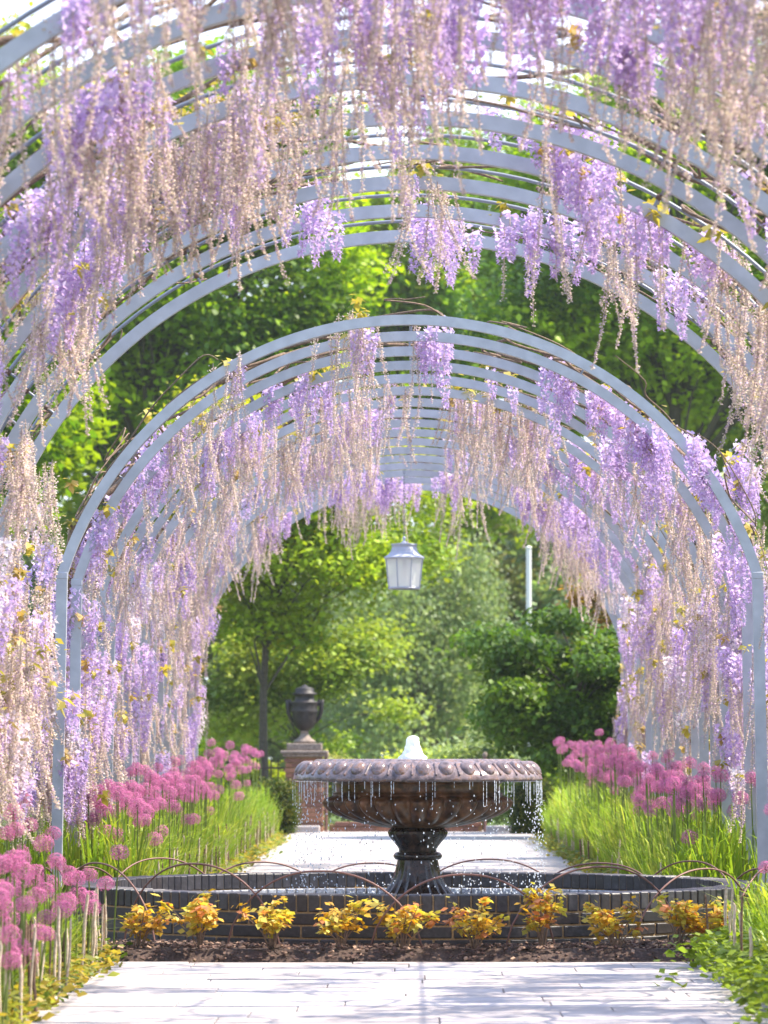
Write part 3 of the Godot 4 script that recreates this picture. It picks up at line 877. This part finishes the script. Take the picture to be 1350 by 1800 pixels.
# ---------------------------------------------------------------- lantern
func make_lantern() -> void:
	var z := -(T2_BEG + PITCH * 13)     # hangs from a hoop
	var apex := ARC_Y + ARC_R - 0.036
	var l := base("hanging_lantern", Vector3(-0.07, 2.985, z))
	tag(l, "grey metal hanging lantern with frosted white panes inside the tunnel", "lantern")
	var oct := func(r: float, y: float) -> Array:
		var p := []
		for k in 8:
			var a := TAU * (k + 0.5) / 8
			p.append(Vector3(cos(a) * r, y, sin(a) * r))
		return p
	var kx := 1.0 / cos(PI / 8)
	var lo: Array = oct.call(0.165 * kx, 0.0)
	var hi: Array = oct.call(0.198 * kx, 0.315)
	for k in 8:
		var j := (k + 1) % 8
		var b := MB.new()
		var ins := Vector3(0, 0, 0)
		var ctr := Vector3(0, 0.16, 0)
		var pn := [lo[k].lerp(ctr, 0.012), lo[j].lerp(ctr, 0.012), hi[j].lerp(ctr, 0.012), hi[k].lerp(ctr, 0.012)]
		b.quad(pn[0], pn[1], pn[2], pn[3])
		put(b.done(M["frosted"]), "pane", null, l)
		var br := MB.new()
		br.tube([lo[k], hi[k]], [0.008], 6)
		put(br.done(M["lamp_metal"]), "glazing_bar", null, l)
	var ring := MB.new()
	ring.lathe([[0.155, -0.012], [0.186, -0.012], [0.186, 0.008], [0.155, 0.008]], 8)
	put(ring.done(M["lamp_metal"]), "base_ring", null, l, Transform3D(Basis(Vector3.UP, PI / 8), Vector3.ZERO))
	var rf_ := MB.new()
	for pr in [[[0.200, 0.312], [0.236, 0.318]], [[0.236, 0.318], [0.236, 0.330]], [[0.236, 0.330], [0.190, 0.358]], [[0.190, 0.358], [0.158, 0.392]], [[0.158, 0.392], [0.142, 0.440]], [[0.142, 0.440], [0.146, 0.462]], [[0.152, 0.462], [0.152, 0.478]], [[0.152, 0.478], [0.0, 0.492]]]:
		rf_.lathe(pr, 8)
	put(rf_.done(M["lamp_metal"]), "roof", null, l, Transform3D(Basis(Vector3.UP, PI / 8), Vector3.ZERO))
	var fn := MB.new()
	fn.lathe([[0.035, 0.485], [0.03, 0.50], [0.012, 0.51], [0.012, 0.525], [0.022, 0.54], [0.012, 0.558], [0.002, 0.565]], 12)
	put(fn.done(M["lamp_metal"]), "finial", null, l)
	var bu := MB.new()
	bu.lathe([[0.001, 0.12], [0.022, 0.13], [0.030, 0.155], [0.024, 0.19], [0.016, 0.225]], 12)
	put(bu.done(M["bulb"]), "bulb", null, l)
	var so := MB.new(); so.tube([Vector3(0, 0.22, 0), Vector3(0, 0.325, 0)], [0.02], 10)
	put(so.done(M["socket"]), "socket", null, l)
	var lk := MB.new()
	for k in 2:
		var lp := []
		for i in 13:
			var a := TAU * i / 12
			lp.append(Vector3(cos(a) * 0.009, sin(a) * 0.019, 0))
		lk.tube(lp, [0.003], 5, Color.WHITE, false)
		break
	var link := lk.done()
	var y := 0.575
	var i2 := 0
	while y < apex - 2.985:
		put(link, "chain_link", M["rod"], l, Transform3D(Basis(Vector3.UP, PI / 2 * (i2 % 2)), Vector3(0, y, 0)))
		y += 0.031; i2 += 1

# ---------------------------------------------------------------- wisteria
func raceme(kind: int, length: float, sd: int) -> ArrayMesh:
	# kind 0 lilac, 1 spent straw-coloured, 2 lilac above with a spent tail, 3 pale pinkish
	var r := RandomNumberGenerator.new(); r.seed = sd
	var b := MB.new()
	var bend := Vector3(r.randf_range(-0.05, 0.05), 0, r.randf_range(-0.05, 0.05)) * (2.4 if kind == 1 else 1.0)
	var ax := func(t: float) -> Vector3: return Vector3(0, -length * t, 0) + bend * t * t * length * 2.0
	var straw := [Color(0.70, 0.60, 0.47), Color(0.76, 0.66, 0.55), Color(0.66, 0.53, 0.48), Color(0.76, 0.62, 0.59)]
	var rc: Color = straw[r.randi_range(0, 3)]
	var wob := r.randf_range(7.0, 15.0)
	var stem := []
	for k in 7: stem.append(ax.call(k / 6.0))
	b.tube(stem, [0.0035, 0.0032, 0.003, 0.0028, 0.0024, 0.002, 0.0012], 3, rc * 0.9, false)
	var n := int(length * (350 if kind == 1 else 190))
	for k in n:
		var t := 0.03 + 0.97 * (k + r.randf()) / n
		var bloom := kind == 0 or kind == 3 or (kind == 2 and t < 0.5 + r.randf_range(-0.06, 0.06))
		var a := k * 2.399 + r.randf_range(-0.3, 0.3)
		var out := Vector3(cos(a), r.randf_range(-0.5, 0.25), sin(a)).normalized()
		var p: Vector3 = ax.call(t)
		if bloom:
			var w := 0.052 * (1.0 - 0.72 * pow(t if kind != 2 else t * 1.3, 1.6)) * smoothstep(0.0, 0.09, t + 0.03) * r.randf_range(0.75, 1.15)
			var q := p + out * w
			# floret: standing banner petal, two wings and keel
			var s := 0.0185 * (1.15 - 0.5 * t) * r.randf_range(0.8, 1.25)
			var sd2 := out.cross(Vector3.UP).normalized()
			var up := sd2.cross(out).normalized()
			var v := r.randf_range(0.8, 1.2)
			var light: Color; var deep: Color
			if kind == 3:
				light = Color(0.84 * v, 0.77 * v, 0.80 * v); deep = Color(0.74 * v, 0.60 * v, 0.68 * v)
			else:
				light = Color(0.80 * v, 0.66 * v, 0.84 * v); deep = Color(0.55 * v, 0.35 * v, 0.70 * v)
			light = Color(minf(light.r, 0.85), minf(light.g, 0.85), minf(light.b, 0.88))
			var c1 := light.lerp(deep, r.randf() * 0.65 + 0.25 * t)
			b.quad(q, q + up * s * 0.7 - sd2 * s, q + up * s * 1.5 + out * s * 0.3, q + up * s * 0.7 + sd2 * s, c1)
			var c2 := light.lerp(deep, 0.45 + 0.55 * r.randf())
			b.tri(q - sd2 * s * 0.5, q + out * s * 1.2 - up * s * 0.7, q + up * s * 0.3, c2)
			b.tri(q + sd2 * s * 0.5, q + up * s * 0.3, q + out * s * 1.2 - up * s * 0.7, c2)
			if k % 2 == 0: b.tri(p, p + Vector3(0, 0.003, 0), q, Color(0.40, 0.30, 0.36))
		else:
			if r.randf() < 0.06 + 0.30 * t: continue
			var w := r.randf_range(0.008, 0.034) * (1.0 - 0.62 * t) * (0.8 + 0.45 * sin(t * wob + wob))
			var o2 := (out + Vector3(0, -0.35 + 0.5 * r.randf(), 0)).normalized()
			var q := p + o2 * w
			var v := r.randf_range(0.78, 1.2)
			var col: Color = straw[r.randi_range(0, 3)]
			col = Color(col.r * v, col.g * v, col.b * v)
			var sd2 := o2.cross(Vector3.UP).normalized() * 0.0026
			b.tri(p - sd2, q, p + sd2, col)
			# dry calyx
			var s := r.randf_range(0.0035, 0.007)
			var e := o2.cross(sd2.normalized()) * s
			var f := sd2.normalized() * s
			if r.randf() < 0.12: col = Color(0.60, 0.44, 0.62)
			b.tri(q - e - f, q + o2 * s * 1.8, q + e - f, col)
			b.tri(q + f + e, q + o2 * s * 1.8, q - e - f, col)
	return b.done(M["petal"] if kind != 1 else M["straw"])

var RAC := []

func make_wisteria() -> void:
	for k in 4: RAC.append([])
	for k in 7: RAC[0].append(raceme(0, [0.26, 0.32, 0.36, 0.42, 0.48, 0.30, 0.38][k], 100 + k))
	for k in 9: RAC[1].append(raceme(1, [0.46, 0.55, 0.62, 0.70, 0.82, 0.58, 0.66, 0.76, 0.50][k], 200 + k))
	for k in 6: RAC[2].append(raceme(2, [0.46, 0.54, 0.62, 0.50, 0.58, 0.66][k], 300 + k))
	for k in 4: RAC[3].append(raceme(3, [0.28, 0.36, 0.42, 0.32][k], 400 + k))
	var tuft := leaf_clump(9, 0.07, 0.065, 33, 0.2)
	# plants: tunnel, side, first and last depth
	var plants := []
	for s in [-1, 1]:
		for k in 5: plants.append([0, s, 10.6 + k * 2.33, 10.6 + (k + 1) * 2.33])
		for k in 6: plants.append([1, s, T2_BEG - 0.15 + k * 2.82, T2_BEG - 0.15 + (k + 1) * 2.82])
	for p in plants: vine(p[0], p[1], p[2], p[3], tuft)

func cover(tunnel: int, a: float, d: float) -> float:
	# how thickly the racemes hang (a: angle from the crown, + right; d: depth), read from the photograph
	var w := (0.57 if tunnel == 0 else 0.68) + 1.35 * N.get_noise_2d(a * 5.0, d * 1.6)
	if tunnel == 0:
		if a > 0.12 and a < 1.0: w *= 0.30
		elif a > 1.0: w *= 0.75
		if absf(a - 0.04) < 0.16: w *= 0.40 if d > 15 else 0.8
		if a < -0.25 and a > -1.0 and d > 14.0: w *= 1.0
		if d < 18.0 and a > -0.32 and a < 0.0: w = maxf(w, 0.95)
		if d < 16.5 and a > 0.1 and a < 0.5: w = maxf(w, 0.75)
		if d > 19.3 and a < -1.05: w = 1.2
		elif d > 18.5 and a < -0.95: w *= 0.35
		elif d > 19.5: w *= 0.6
	else:
		if d < 30.0 and absf(a) < 0.6: w *= 0.34
		elif d < 36.0 and absf(a) < 0.25: w *= 0.75
		if d < 29 and a < -0.45 and a > -0.8: w *= 0.5
		if d < 30 and a > 0.6 and a < 1.25: w *= 0.7
		if absf(a) > 1.0: w *= 1.5
	return clampf(w, 0.03, 1.6)

func vine(tunnel: int, side: int, d0: float, d1: float, tuft: ArrayMesh) -> void:
	var dm := (d0 + d1) / 2 + rf(-0.6, 0.6)
	var foot := Vector3(side * 2.72, 0.02, -dm)
	var v := base("wisteria_vine", foot)
	tag(v, ["wisteria vine hung with lilac and straw-coloured racemes, on the pergola before the fountain", "wisteria vine hung with lilac and straw-coloured racemes, on the pergola beyond the fountain"][tunnel], "wisteria", ["wisteria on the tunnel before the fountain", "wisteria on the tunnel beyond the fountain"][tunnel])
	var inv := -foot
	# trunk: twisting stem up the outside of the posts and over towards the crown
	var tk := MB.new()
	var tp := []; var tr := []
	for k in 24:
		var f := k / 23.0
		var a := lerpf(1.95, 0.25, f)
		var p := hoop_point(side * a, ARC_R + 0.16)
		if k < 2: p = Vector3(side * (2.72 - 0.03 * k), 0.0 + k * 0.2, 0)
		p += Vector3(0.06 * sin(k * 1.3 + dm), 0.05 * cos(k * 1.1), 0.2 * sin(k * 0.55 + dm * 3.0) * f)
		tp.append(p + Vector3(0, 0, -dm) + inv); tr.append(lerpf(0.045, 0.012, f))
	tk.tube(tp, tr, 7)
	put(tk.done(M["bark"]), "trunk", null, v)
	# branches wander along the tunnel
	var bt := MB.new()
	for k in 15:
		var f := rf(0.25, 1.0)
		var i0 := int(f * 23)
		var p: Vector3 = tp[i0] - inv
		var a := lerpf(1.95, 0.25, f)
		var dirz := 1.0 if R.randf() < 0.5 else -1.0
		var path := [p]; var rad := [0.013]
		var dd := -p.z
		var n := R.randi_range(7, 11)
		for j in n:
			a += rf(-0.16, 0.12)
			dd += dirz * rf(0.1, 0.34)
			dd = clampf(dd, d0 - 0.2, d1 + 0.2)
			path.append(hoop_point(side * clampf(a, -0.1, 1.9), ARC_R + rf(0.05, 0.15)) + Vector3(0, 0, -dd))
			rad.append(lerpf(0.012, 0.003, j / float(n)))
		var sp := []; var sr := []
		for j in path.size() - 1:
			var q0: Vector3 = path[maxi(j - 1, 0)]; var q1: Vector3 = path[j]; var q2: Vector3 = path[j + 1]; var q3: Vector3 = path[mini(j + 2, path.size() - 1)]
			for m in 4:
				var t := m / 4.0
				sp.append(q1.cubic_interpolate(q2, q0, q3, t) + inv); sr.append(lerpf(rad[j], rad[j + 1], t))
		sp.append(path[-1] + inv); sr.append(rad[-1])
		bt.tube(sp, sr, 5)
	put(bt.done(M["bark"]), "branches", null, v)
	# racemes
	var want: int = 300
	if tunnel == 0 and d0 < 11: want = 120
	var tries := 0
	var got := 0
	var tufts := []; var tcols := []
	var ca := 0.0; var cd := 0.0; var left := 0; var ckind := 1; var crr := 0.0
	while got < want and tries < 1400:
		tries += 1
		if left <= 0:
			# a new cluster: several racemes of one mood hang together from one spur
			var u := R.randf()
			ca = side * lerpf(-0.03, 1.72, pow(u, 0.9))
			if R.randf() < 0.16: ca = side * rf(1.2, 1.95)
			cd = rf(d0, d1)
			if R.randf() * 1.6 > cover(tunnel, ca, cd): continue
			left = R.randi_range(4, 11)
			var h := N.get_noise_2d(ca * 4.0 + 50.0, cd * 1.3 + tunnel * 77.0)
			var q := R.randf() * 0.6 + h * 1.1
			if tunnel == 0: ckind = 0 if q > 0.55 else (2 if q > 0.40 else 1)
			else: ckind = 0 if q > 0.44 else (2 if q > 0.28 else 1)
			if ckind == 1: left += 3
			if ckind != 1 and absf(ca) > 1.0 and R.randf() < 0.3: ckind = 3
			crr = ARC_R + 0.05 + absf(R.randfn(0, 0.06))
			if R.randf() < 0.12: crr += rf(0.05, 0.32)
		left -= 1
		var a := ca + R.randfn(0, 0.045)
		var d := cd + R.randfn(0, 0.13)
		if tunnel == 0 and d > T1_END + 0.15: continue
		if tunnel == 1 and d < T2_BEG - 0.12: continue
		var rr := crr + R.randfn(0, 0.03)
		var p := hoop_point(a, rr) + Vector3(rf(-0.03, 0.03), rf(-0.08, 0.04), -d)
		if absf(a) > 1.1: p.x -= side * rf(-0.25, 0.22)
		if tunnel == 0 and side < 0 and d > 19.3 and a < -1.05: p.x = minf(p.x + rf(0.08, 0.42), -2.13)
		if p.y < 0.85: continue
		got += 1
		var kind := ckind
		if R.randf() < 0.2: kind = [1, 2, 0, 1][R.randi_range(0, 3)]
		var list: Array = RAC[kind]
		var mesh: Mesh = list[R.randi_range(0, list.size() - 1)]
		var s := rf(0.85, 1.2)
		var room := (p.y - 0.45) / 0.75
		var sy := minf(rf(0.85, 1.25) * (0.84 if tunnel == 0 else 0.88), maxf(room, 0.5))
		put(mesh, "raceme", null, v, Transform3D(Basis.from_euler(Vector3(rf(-0.05, 0.05), rf(0, TAU), rf(-0.05, 0.05))) * Basis.from_scale(Vector3(s, sy, s)), p + inv))
		if R.randf() < 0.25:
			tufts.append(Transform3D(Basis.from_euler(Vector3(rf(-0.4, 0.4), rf(0, TAU), 0)).scaled(Vector3.ONE * rf(0.7, 1.4)), p + inv + Vector3(rf(-0.1, 0.1), rf(-0.05, 0.08), rf(-0.1, 0.1))))
			var g := rf(0.75, 1.15)
			tcols.append(Color(0.50 * g, 0.42 * g, 0.10 * g) if R.randf() < 0.7 else Color(0.48 * g, 0.34 * g, 0.14 * g))
	tag(bake(tuft, "young_leaves", M["leaf"], v, tufts, tcols), "", "", "", "stuff")

# ---------------------------------------------------------------- flower beds
func make_beds() -> void:
	# allium heads: many star florets on thin pedicels
	var heads := []
	for k in 5:
		var r := RandomNumberGenerator.new(); r.seed = 500 + k
		var b := MB.new()
		var n := 120
		for j in n:
			var y := 1.0 - 2.0 * (j + 0.5) / n
			if y < -0.82: continue
			var a := j * 2.39996
			var o := Vector3(cos(a) * sqrt(1 - y * y), y, sin(a) * sqrt(1 - y * y))
			var rad := 0.048 * r.randf_range(0.82, 1.08)
			var q := o * rad
			var sd := o.cross(Vector3(0.2, 1, 0.1)).normalized()
			var up := sd.cross(o)
			var v := r.randf_range(0.75, 1.2)
			var col := Color(0.55 * v, 0.12 * v, 0.32 * v).lerp(Color(0.72, 0.33, 0.53), r.randf() * 0.5)
			var s := 0.0095 * r.randf_range(0.8, 1.2)
			var ro := r.randf() * TAU
			for m in 3:
				var e := ro + TAU * m / 3
				var d1 := sd * cos(e) + up * sin(e)
				var d2 := sd * cos(e + 0.5) + up * sin(e + 0.5)
				var d3 := sd * cos(e - 0.5) + up * sin(e - 0.5)
				b.quad(q, q + d3 * s * 0.5, q + d1 * s * 1.25 + o * s * 0.4, q + d2 * s * 0.5, col)
			var t := sd * 0.0009
			b.tri(-t, q, t, Color(0.30, 0.17, 0.20))
		heads.append(b.done(M["petal"]))
	var stems := []
	for k in 6:
		var b := MB.new()
		var be := Vector3(rf(-0.05, 0.05), 0, rf(-0.05, 0.05))
		b.tube([Vector3.ZERO, Vector3(0, 0.35, 0) + be * 0.2, Vector3(0, 0.7, 0) + be * 0.6, Vector3(0, 1, 0) + be], [0.006, 0.0055, 0.005, 0.0045], 5, Color(0.20, 0.26, 0.07))
		stems.append([b.done(M["blade"]), Vector3(0, 1, 0) + be])
	var rows := [
		[130, -1, 27.0, 50.0, "pink allium in the bed behind the pool, on the urn's side of the path", "alliums behind the pool on the urn side"],
		[130, 1, 27.0, 50.0, "pink allium in the bed behind the pool, across the path from the urn", "alliums behind the pool across from the urn"],
		[60, -1, 15.8, 22.2, "pink allium crowded in the staked bed before the pool, on the urn's side", "alliums before the pool on the urn side"],
		[12, 1, 17.4, 23.0, "pink allium standing singly before the pool, across from the urn", "alliums before the pool across from the urn"]]
	for rw in rows:
		var back: bool = rw[2] > 25
		for k in rw[0]:
			var d := 1.0 / lerpf(1.0 / rw[2], 1.0 / rw[3], R.randf())
			var x: float
			var h: float
			var hs := 1.0
			if back:
				x = rw[1] * (1.9 + absf(R.randfn(0, 0.42)))
				h = 0.80 + (d - 28.0) * 0.017 + rf(-0.16, 0.12) + (0.10 if rw[1] > 0 else 0.0) + 0.10 * (absf(x) - 1.9)
				if R.randf() < 0.28: h *= rf(0.66, 0.93)
			else:
				x = rw[1] * rf(1.74, minf(724.0 * d / 6500.0 + 0.02, 2.42))
				h = clampf(0.40 + (absf(x) - 1.74) * 0.85 + rf(-0.22, 0.2), 0.2, 0.98)
				hs = 0.86
				if rw[1] > 0: x = 2.0 + absf(R.randfn(0, 0.22)); h = rf(0.45, 0.85)
			var al := base("allium", Vector3(x, 0.02, -d), rf(0, TAU))
			tag(al, rw[4], "allium", rw[5])
			var st: Array = stems[R.randi_range(0, 5)]
			put(st[0], "stem", null, al, Transform3D(Basis.from_scale(Vector3(1, h, 1)), Vector3.ZERO))
			var s := rf(1.0, 1.35) * hs
			put(heads[R.randi_range(0, 4)], "flower_head", null, al, Transform3D(Basis.from_euler(Vector3(rf(-0.2, 0.2), rf(0, TAU), rf(-0.2, 0.2))) * Basis.from_scale(Vector3(s, s * 0.9, s)), st[1] * Vector3(1, h, 1) + Vector3(0, 0.01, 0)))
	# beyond the ones that stand out singly the alliums run together
	for sd in [-1, 1]:
		var mass := base("allium_mass", Vector3.ZERO)
		tag(mass, "mass of pink alliums running together behind the pool, " + ("on the urn's side" if sd < 0 else "across from the urn"), "alliums", "massed alliums behind the pool", "stuff")
		var ht := []; var st := []
		for k in 120:
			var d := 1.0 / lerpf(1.0 / 27.0, 1.0 / 51.0, R.randf())
			var x: float = sd * (1.95 + absf(R.randfn(0, 0.5)))
			var h := 0.78 + (d - 28.0) * 0.017 + rf(-0.18, 0.12) + (0.08 if sd > 0 else 0.0) + 0.10 * (absf(x) - 1.9)
			st.append(Transform3D(Basis.from_scale(Vector3(1, h, 1)), Vector3(x, 0.02, -d)))
			ht.append(Transform3D(Basis.from_euler(Vector3(rf(-0.2, 0.2), rf(0, TAU), 0)).scaled(Vector3.ONE * rf(0.95, 1.3)), Vector3(x, 0.03 + h, -d) + stems[0][1] * Vector3(1, 0, 1)))
		scatter(heads[R.randi_range(0, 4)], "flower_heads", null, mass, ht)
		scatter(stems[0][0], "stems", null, mass, st)
	# strap leaves below the heads
	var tufts := []
	for k in 4:
		var r := RandomNumberGenerator.new(); r.seed = 600 + k
		var b := MB.new()
		for j in 11:
			var a := r.randf() * TAU
			var o := Vector3(cos(a), 0, sin(a))
			var s := o.cross(Vector3.UP) * r.randf_range(0.006, 0.012)
			var hgt := r.randf_range(0.6, 1.0)
			var out := r.randf_range(0.04, 0.22)
			var p0 := o * r.randf_range(0.0, 0.05)
			var p1 := p0 + o * out * 0.3 + Vector3(0, hgt * 0.5, 0)
			var p2 := p0 + o * out * 0.8 + Vector3(0, hgt * 0.9, 0)
			var p3 := p0 + o * out * 1.5 + Vector3(0, hgt * r.randf_range(0.85, 1.05), 0)
			var q := r.randf_range(0.75, 1.2)
			var col := Color(q, q, q)
			b.quad(p0 - s, p0 + s, p1 + s, p1 - s, col)
			b.quad(p1 - s, p1 + s, p2 + s * 0.7, p2 - s * 0.7, col)
			b.tri(p2 - s * 0.7, p2 + s * 0.7, p3, col)
		tufts.append(b.done())
	var cover_leaf := leaf_clump(16, 0.085, 0.048, 44)
	for rw in [[-1, 26.9, 52.0, 1900, 0.70], [1, 26.9, 52.0, 1900, 0.74], [-1, 14.5, 21.7, 520, 0.42], [1, 14.5, 23.5, 420, 0.42]]:
		var back: bool = rw[1] > 25
		var trs := [[], [], [], []]; var cols := [[], [], [], []]
		for k in rw[3]:
			var d := rf(rw[1], rw[2])
			var x: float = rw[0] * (1.9 + absf(R.randfn(0, 0.65)))
			var h: float = rw[4] * rf(0.7, 1.25)
			if absf(x) < 2.0: h *= 0.7
			var w := R.randi_range(0, 3)
			trs[w].append(Transform3D(Basis(Vector3.UP, rf(0, TAU)) * Basis.from_scale(Vector3(1, h, 1)), Vector3(x, 0.02, -d)))
			var q := rf(0.8, 1.2)
			cols[w].append(Color(0.28 * q, 0.42 * q, 0.035 * q) if R.randf() < 0.7 else Color(0.42 * q, 0.48 * q, 0.07 * q))
		var place: String = ("behind the pool" if back else "before the pool") + (" on the urn side" if rw[0] < 0 else " across from the urn")
		for w in 4:
			tag(scatter(tufts[w], "strap_leaves", M["blade"], self, trs[w], cols[w]), "bright green strap leaves below the alliums " + place, "leaves", "strap leaves in the allium beds", "stuff")
		# leafy edging spilling on the path
		var et := []; var ec := []
		for k in (900 if back else 760):
			var d := rf(rw[1], minf(rw[2], 51.0))
			if not back and rw[0] > 0 and d > 21.3: continue
			var ed := absf(R.randfn(0, 0.11))
			var x: float = rw[0] * (1.84 + (ed if R.randf() < 0.75 else -ed * 0.6))
			if not back and rw[0] > 0:
				x = 1.80 + R.randfn(0, 0.13) + 0.18 * absf(N.get_noise_1d(d * 6))
			var hh := rf(0.02, 0.10) + (0.06 if not back and rw[0] > 0 else 0.0)
			et.append(Transform3D(Basis.from_euler(Vector3(rf(-0.4, 0.4), rf(0, TAU), rf(-0.4, 0.4))).scaled(Vector3.ONE * rf(0.7, 1.4)), Vector3(x, hh, -d)))
			var q := rf(0.75, 1.2)
			var pick := R.randf()
			if rw[0] > 0 and not back: ec.append(Color(0.25 * q, 0.36 * q, 0.03 * q))
			elif pick < 0.55: ec.append(Color(0.33 * q, 0.36 * q, 0.06 * q))
			elif pick < 0.8: ec.append(Color(0.46 * q, 0.36 * q, 0.05 * q))
			else: ec.append(Color(0.15 * q, 0.24 * q, 0.04 * q))
		tag(scatter(cover_leaf, "edging_foliage", M["leaf"], self, et, ec), "low yellow-green edging foliage along the path " + place, "ground cover", "edging foliage along the path", "stuff")
	# short split-cane stakes along the bed edges
	var cane := []
	for k in 4:
		var b := MB.new()
		var w := rf(0.006, 0.0105)
		var tp := []; var ra := []
		for j in 5:
			tp.append(Vector3(rf(-0.004, 0.004), j * 0.25, rf(-0.004, 0.004))); ra.append(w * rf(0.85, 1.1))
		b.tube(tp, ra, 6)
		b.tube([Vector3(0, 1.0, 0), Vector3(w * 0.5, 1.04, 0)], [w * 0.9, w * 0.2], 6)
		cane.append(b.done())
	for rw in [[-1, 15.8, 21.6, 0.19, 0.40, "before the pool on the urn side"], [-1, 27.2, 50.0, 0.42, 0.44, "behind the pool on the urn side"], [1, 18.5, 21.6, 0.36, 0.42, "before the pool across from the urn"], [1, 27.5, 50.0, 1.0, 0.36, "behind the pool across from the urn"]]:
		var d: float = rw[1]
		while d < rw[2]:
			var x: float = rw[0] * ((1.76 if rw[1] < 25 else 1.85) + rf(-0.05, 0.04))
			var tr := Transform3D(Basis.from_euler(Vector3(rf(-0.06, 0.06), rf(0, TAU), rf(-0.06, 0.06))) * Basis.from_scale(Vector3(1, rw[4] * rf(0.75, 1.2), 1)), Vector3(x, -0.02, -d))
			tag(put(cane[R.randi_range(0, 3)], "cane_stake", M["cane_pale"] if R.randf() < 0.62 else M["cane_dark"], self, tr), "short upright split cane stake edging the allium bed " + rw[5], "stake", "cane stakes edging the beds")
			d += rw[3] * rf(0.6, 1.4)

# ---------------------------------------------------------------- round the pool: wire hoops and golden shrubs
func make_pool_edging() -> void:
	var n := 18
	for k in n:
		var a := TAU * (k + 0.35) / n
		var hoop := MB.new()
		var half := rf(0.235, 0.265)
		var front := cos(a) > 0
		var hgt := (0.50 if front else 0.43) + rf(-0.03, 0.03)
		var path := []
		for j in 25:
			var t := lerpf(-1.0, 1.0, j / 24.0)
			var aa := a + half * t
			var rr := 2.40 + 0.02 * (k % 2)
			path.append(Vector3(sin(aa) * rr, -0.02 + hgt * pow(maxf(1.0 - pow(absf(t), 2.2), 0.0), 0.62) + 0.02, cos(aa) * rr))
		var mid: Vector3 = Vector3(sin(a) * 2.40, 0, cos(a) * 2.40)
		for j in path.size(): path[j] -= mid
		hoop.tube(path, [0.0062], 6)
		tag(put(hoop.done(M["wire"]), "wire_hoop", null, self, Transform3D(Basis(), Vector3(0.02, 0.02, -F_D) + mid)), "low rusty wire hoop edging the soil " + ("in front of the brick pool" if front else "behind the brick pool"), "hoop edging", "wire hoops round the pool")
	var px := [[246, 0.25], [352, 0.30], [480, 0.30], [600, 0.27], [708, 0.29], [835, 0.27], [952, 0.36], [1082, 0.27], [1188, 0.31], [1252, 0.26]]
	for k in px.size():
		var zz := 21.62 + rf(-0.05, 0.05)
		var x: float = (px[k][0] - 722.0) / 6500.0 * zz
		var sh := base("golden_shrub_plant", Vector3(x, 0.05, -zz), rf(0, TAU))
		tag(sh, "low golden and orange leaved plant in the soil against the brick pool", "shrub", "golden plants before the pool")
		var hgt: float = px[k][1]
		var tw := MB.new()
		var trs := []; var cols := []
		for j in 11:
			var a := rf(0, TAU)
			var o := Vector3(cos(a), 0, sin(a)) * rf(0.03, 0.2)
			var tip := o + Vector3(0, hgt * rf(0.55, 1.05), 0)
			tw.tube([Vector3(0, -0.03, 0), o * 0.3 + Vector3(0, tip.y * 0.45, 0), tip], [0.006, 0.0045, 0.002], 5, Color.WHITE, false)
			for m in 6:
				var f := rf(0.6, 1.05)
				trs.append(Transform3D(Basis.from_euler(Vector3(rf(-0.6, 0.6), rf(0, TAU), rf(-0.6, 0.6))).scaled(Vector3.ONE * rf(0.7, 1.3)), Vector3(tip.x * f, tip.y * f, tip.z * f) + Vector3(rf(-0.02, 0.02), rf(-0.01, 0.03), rf(-0.02, 0.02))))
				var q := rf(0.75, 1.15)
				var pick := R.randf()
				cols.append(Color(0.78 * q, 0.46 * q, 0.05 * q) if pick < 0.45 else (Color(0.72 * q, 0.60 * q, 0.12 * q) if pick < 0.87 else Color(0.70 * q, 0.27 * q, 0.10 * q)))
		put(tw.done(M["bark"]), "stems", null, sh)
		bake(golden_leaf(), "foliage", M["leaf"], sh, trs, cols)

var _gl: ArrayMesh
func golden_leaf() -> ArrayMesh:
	if _gl == null: _gl = leaf_clump(5, 0.024, 0.047, 77)
	return _gl
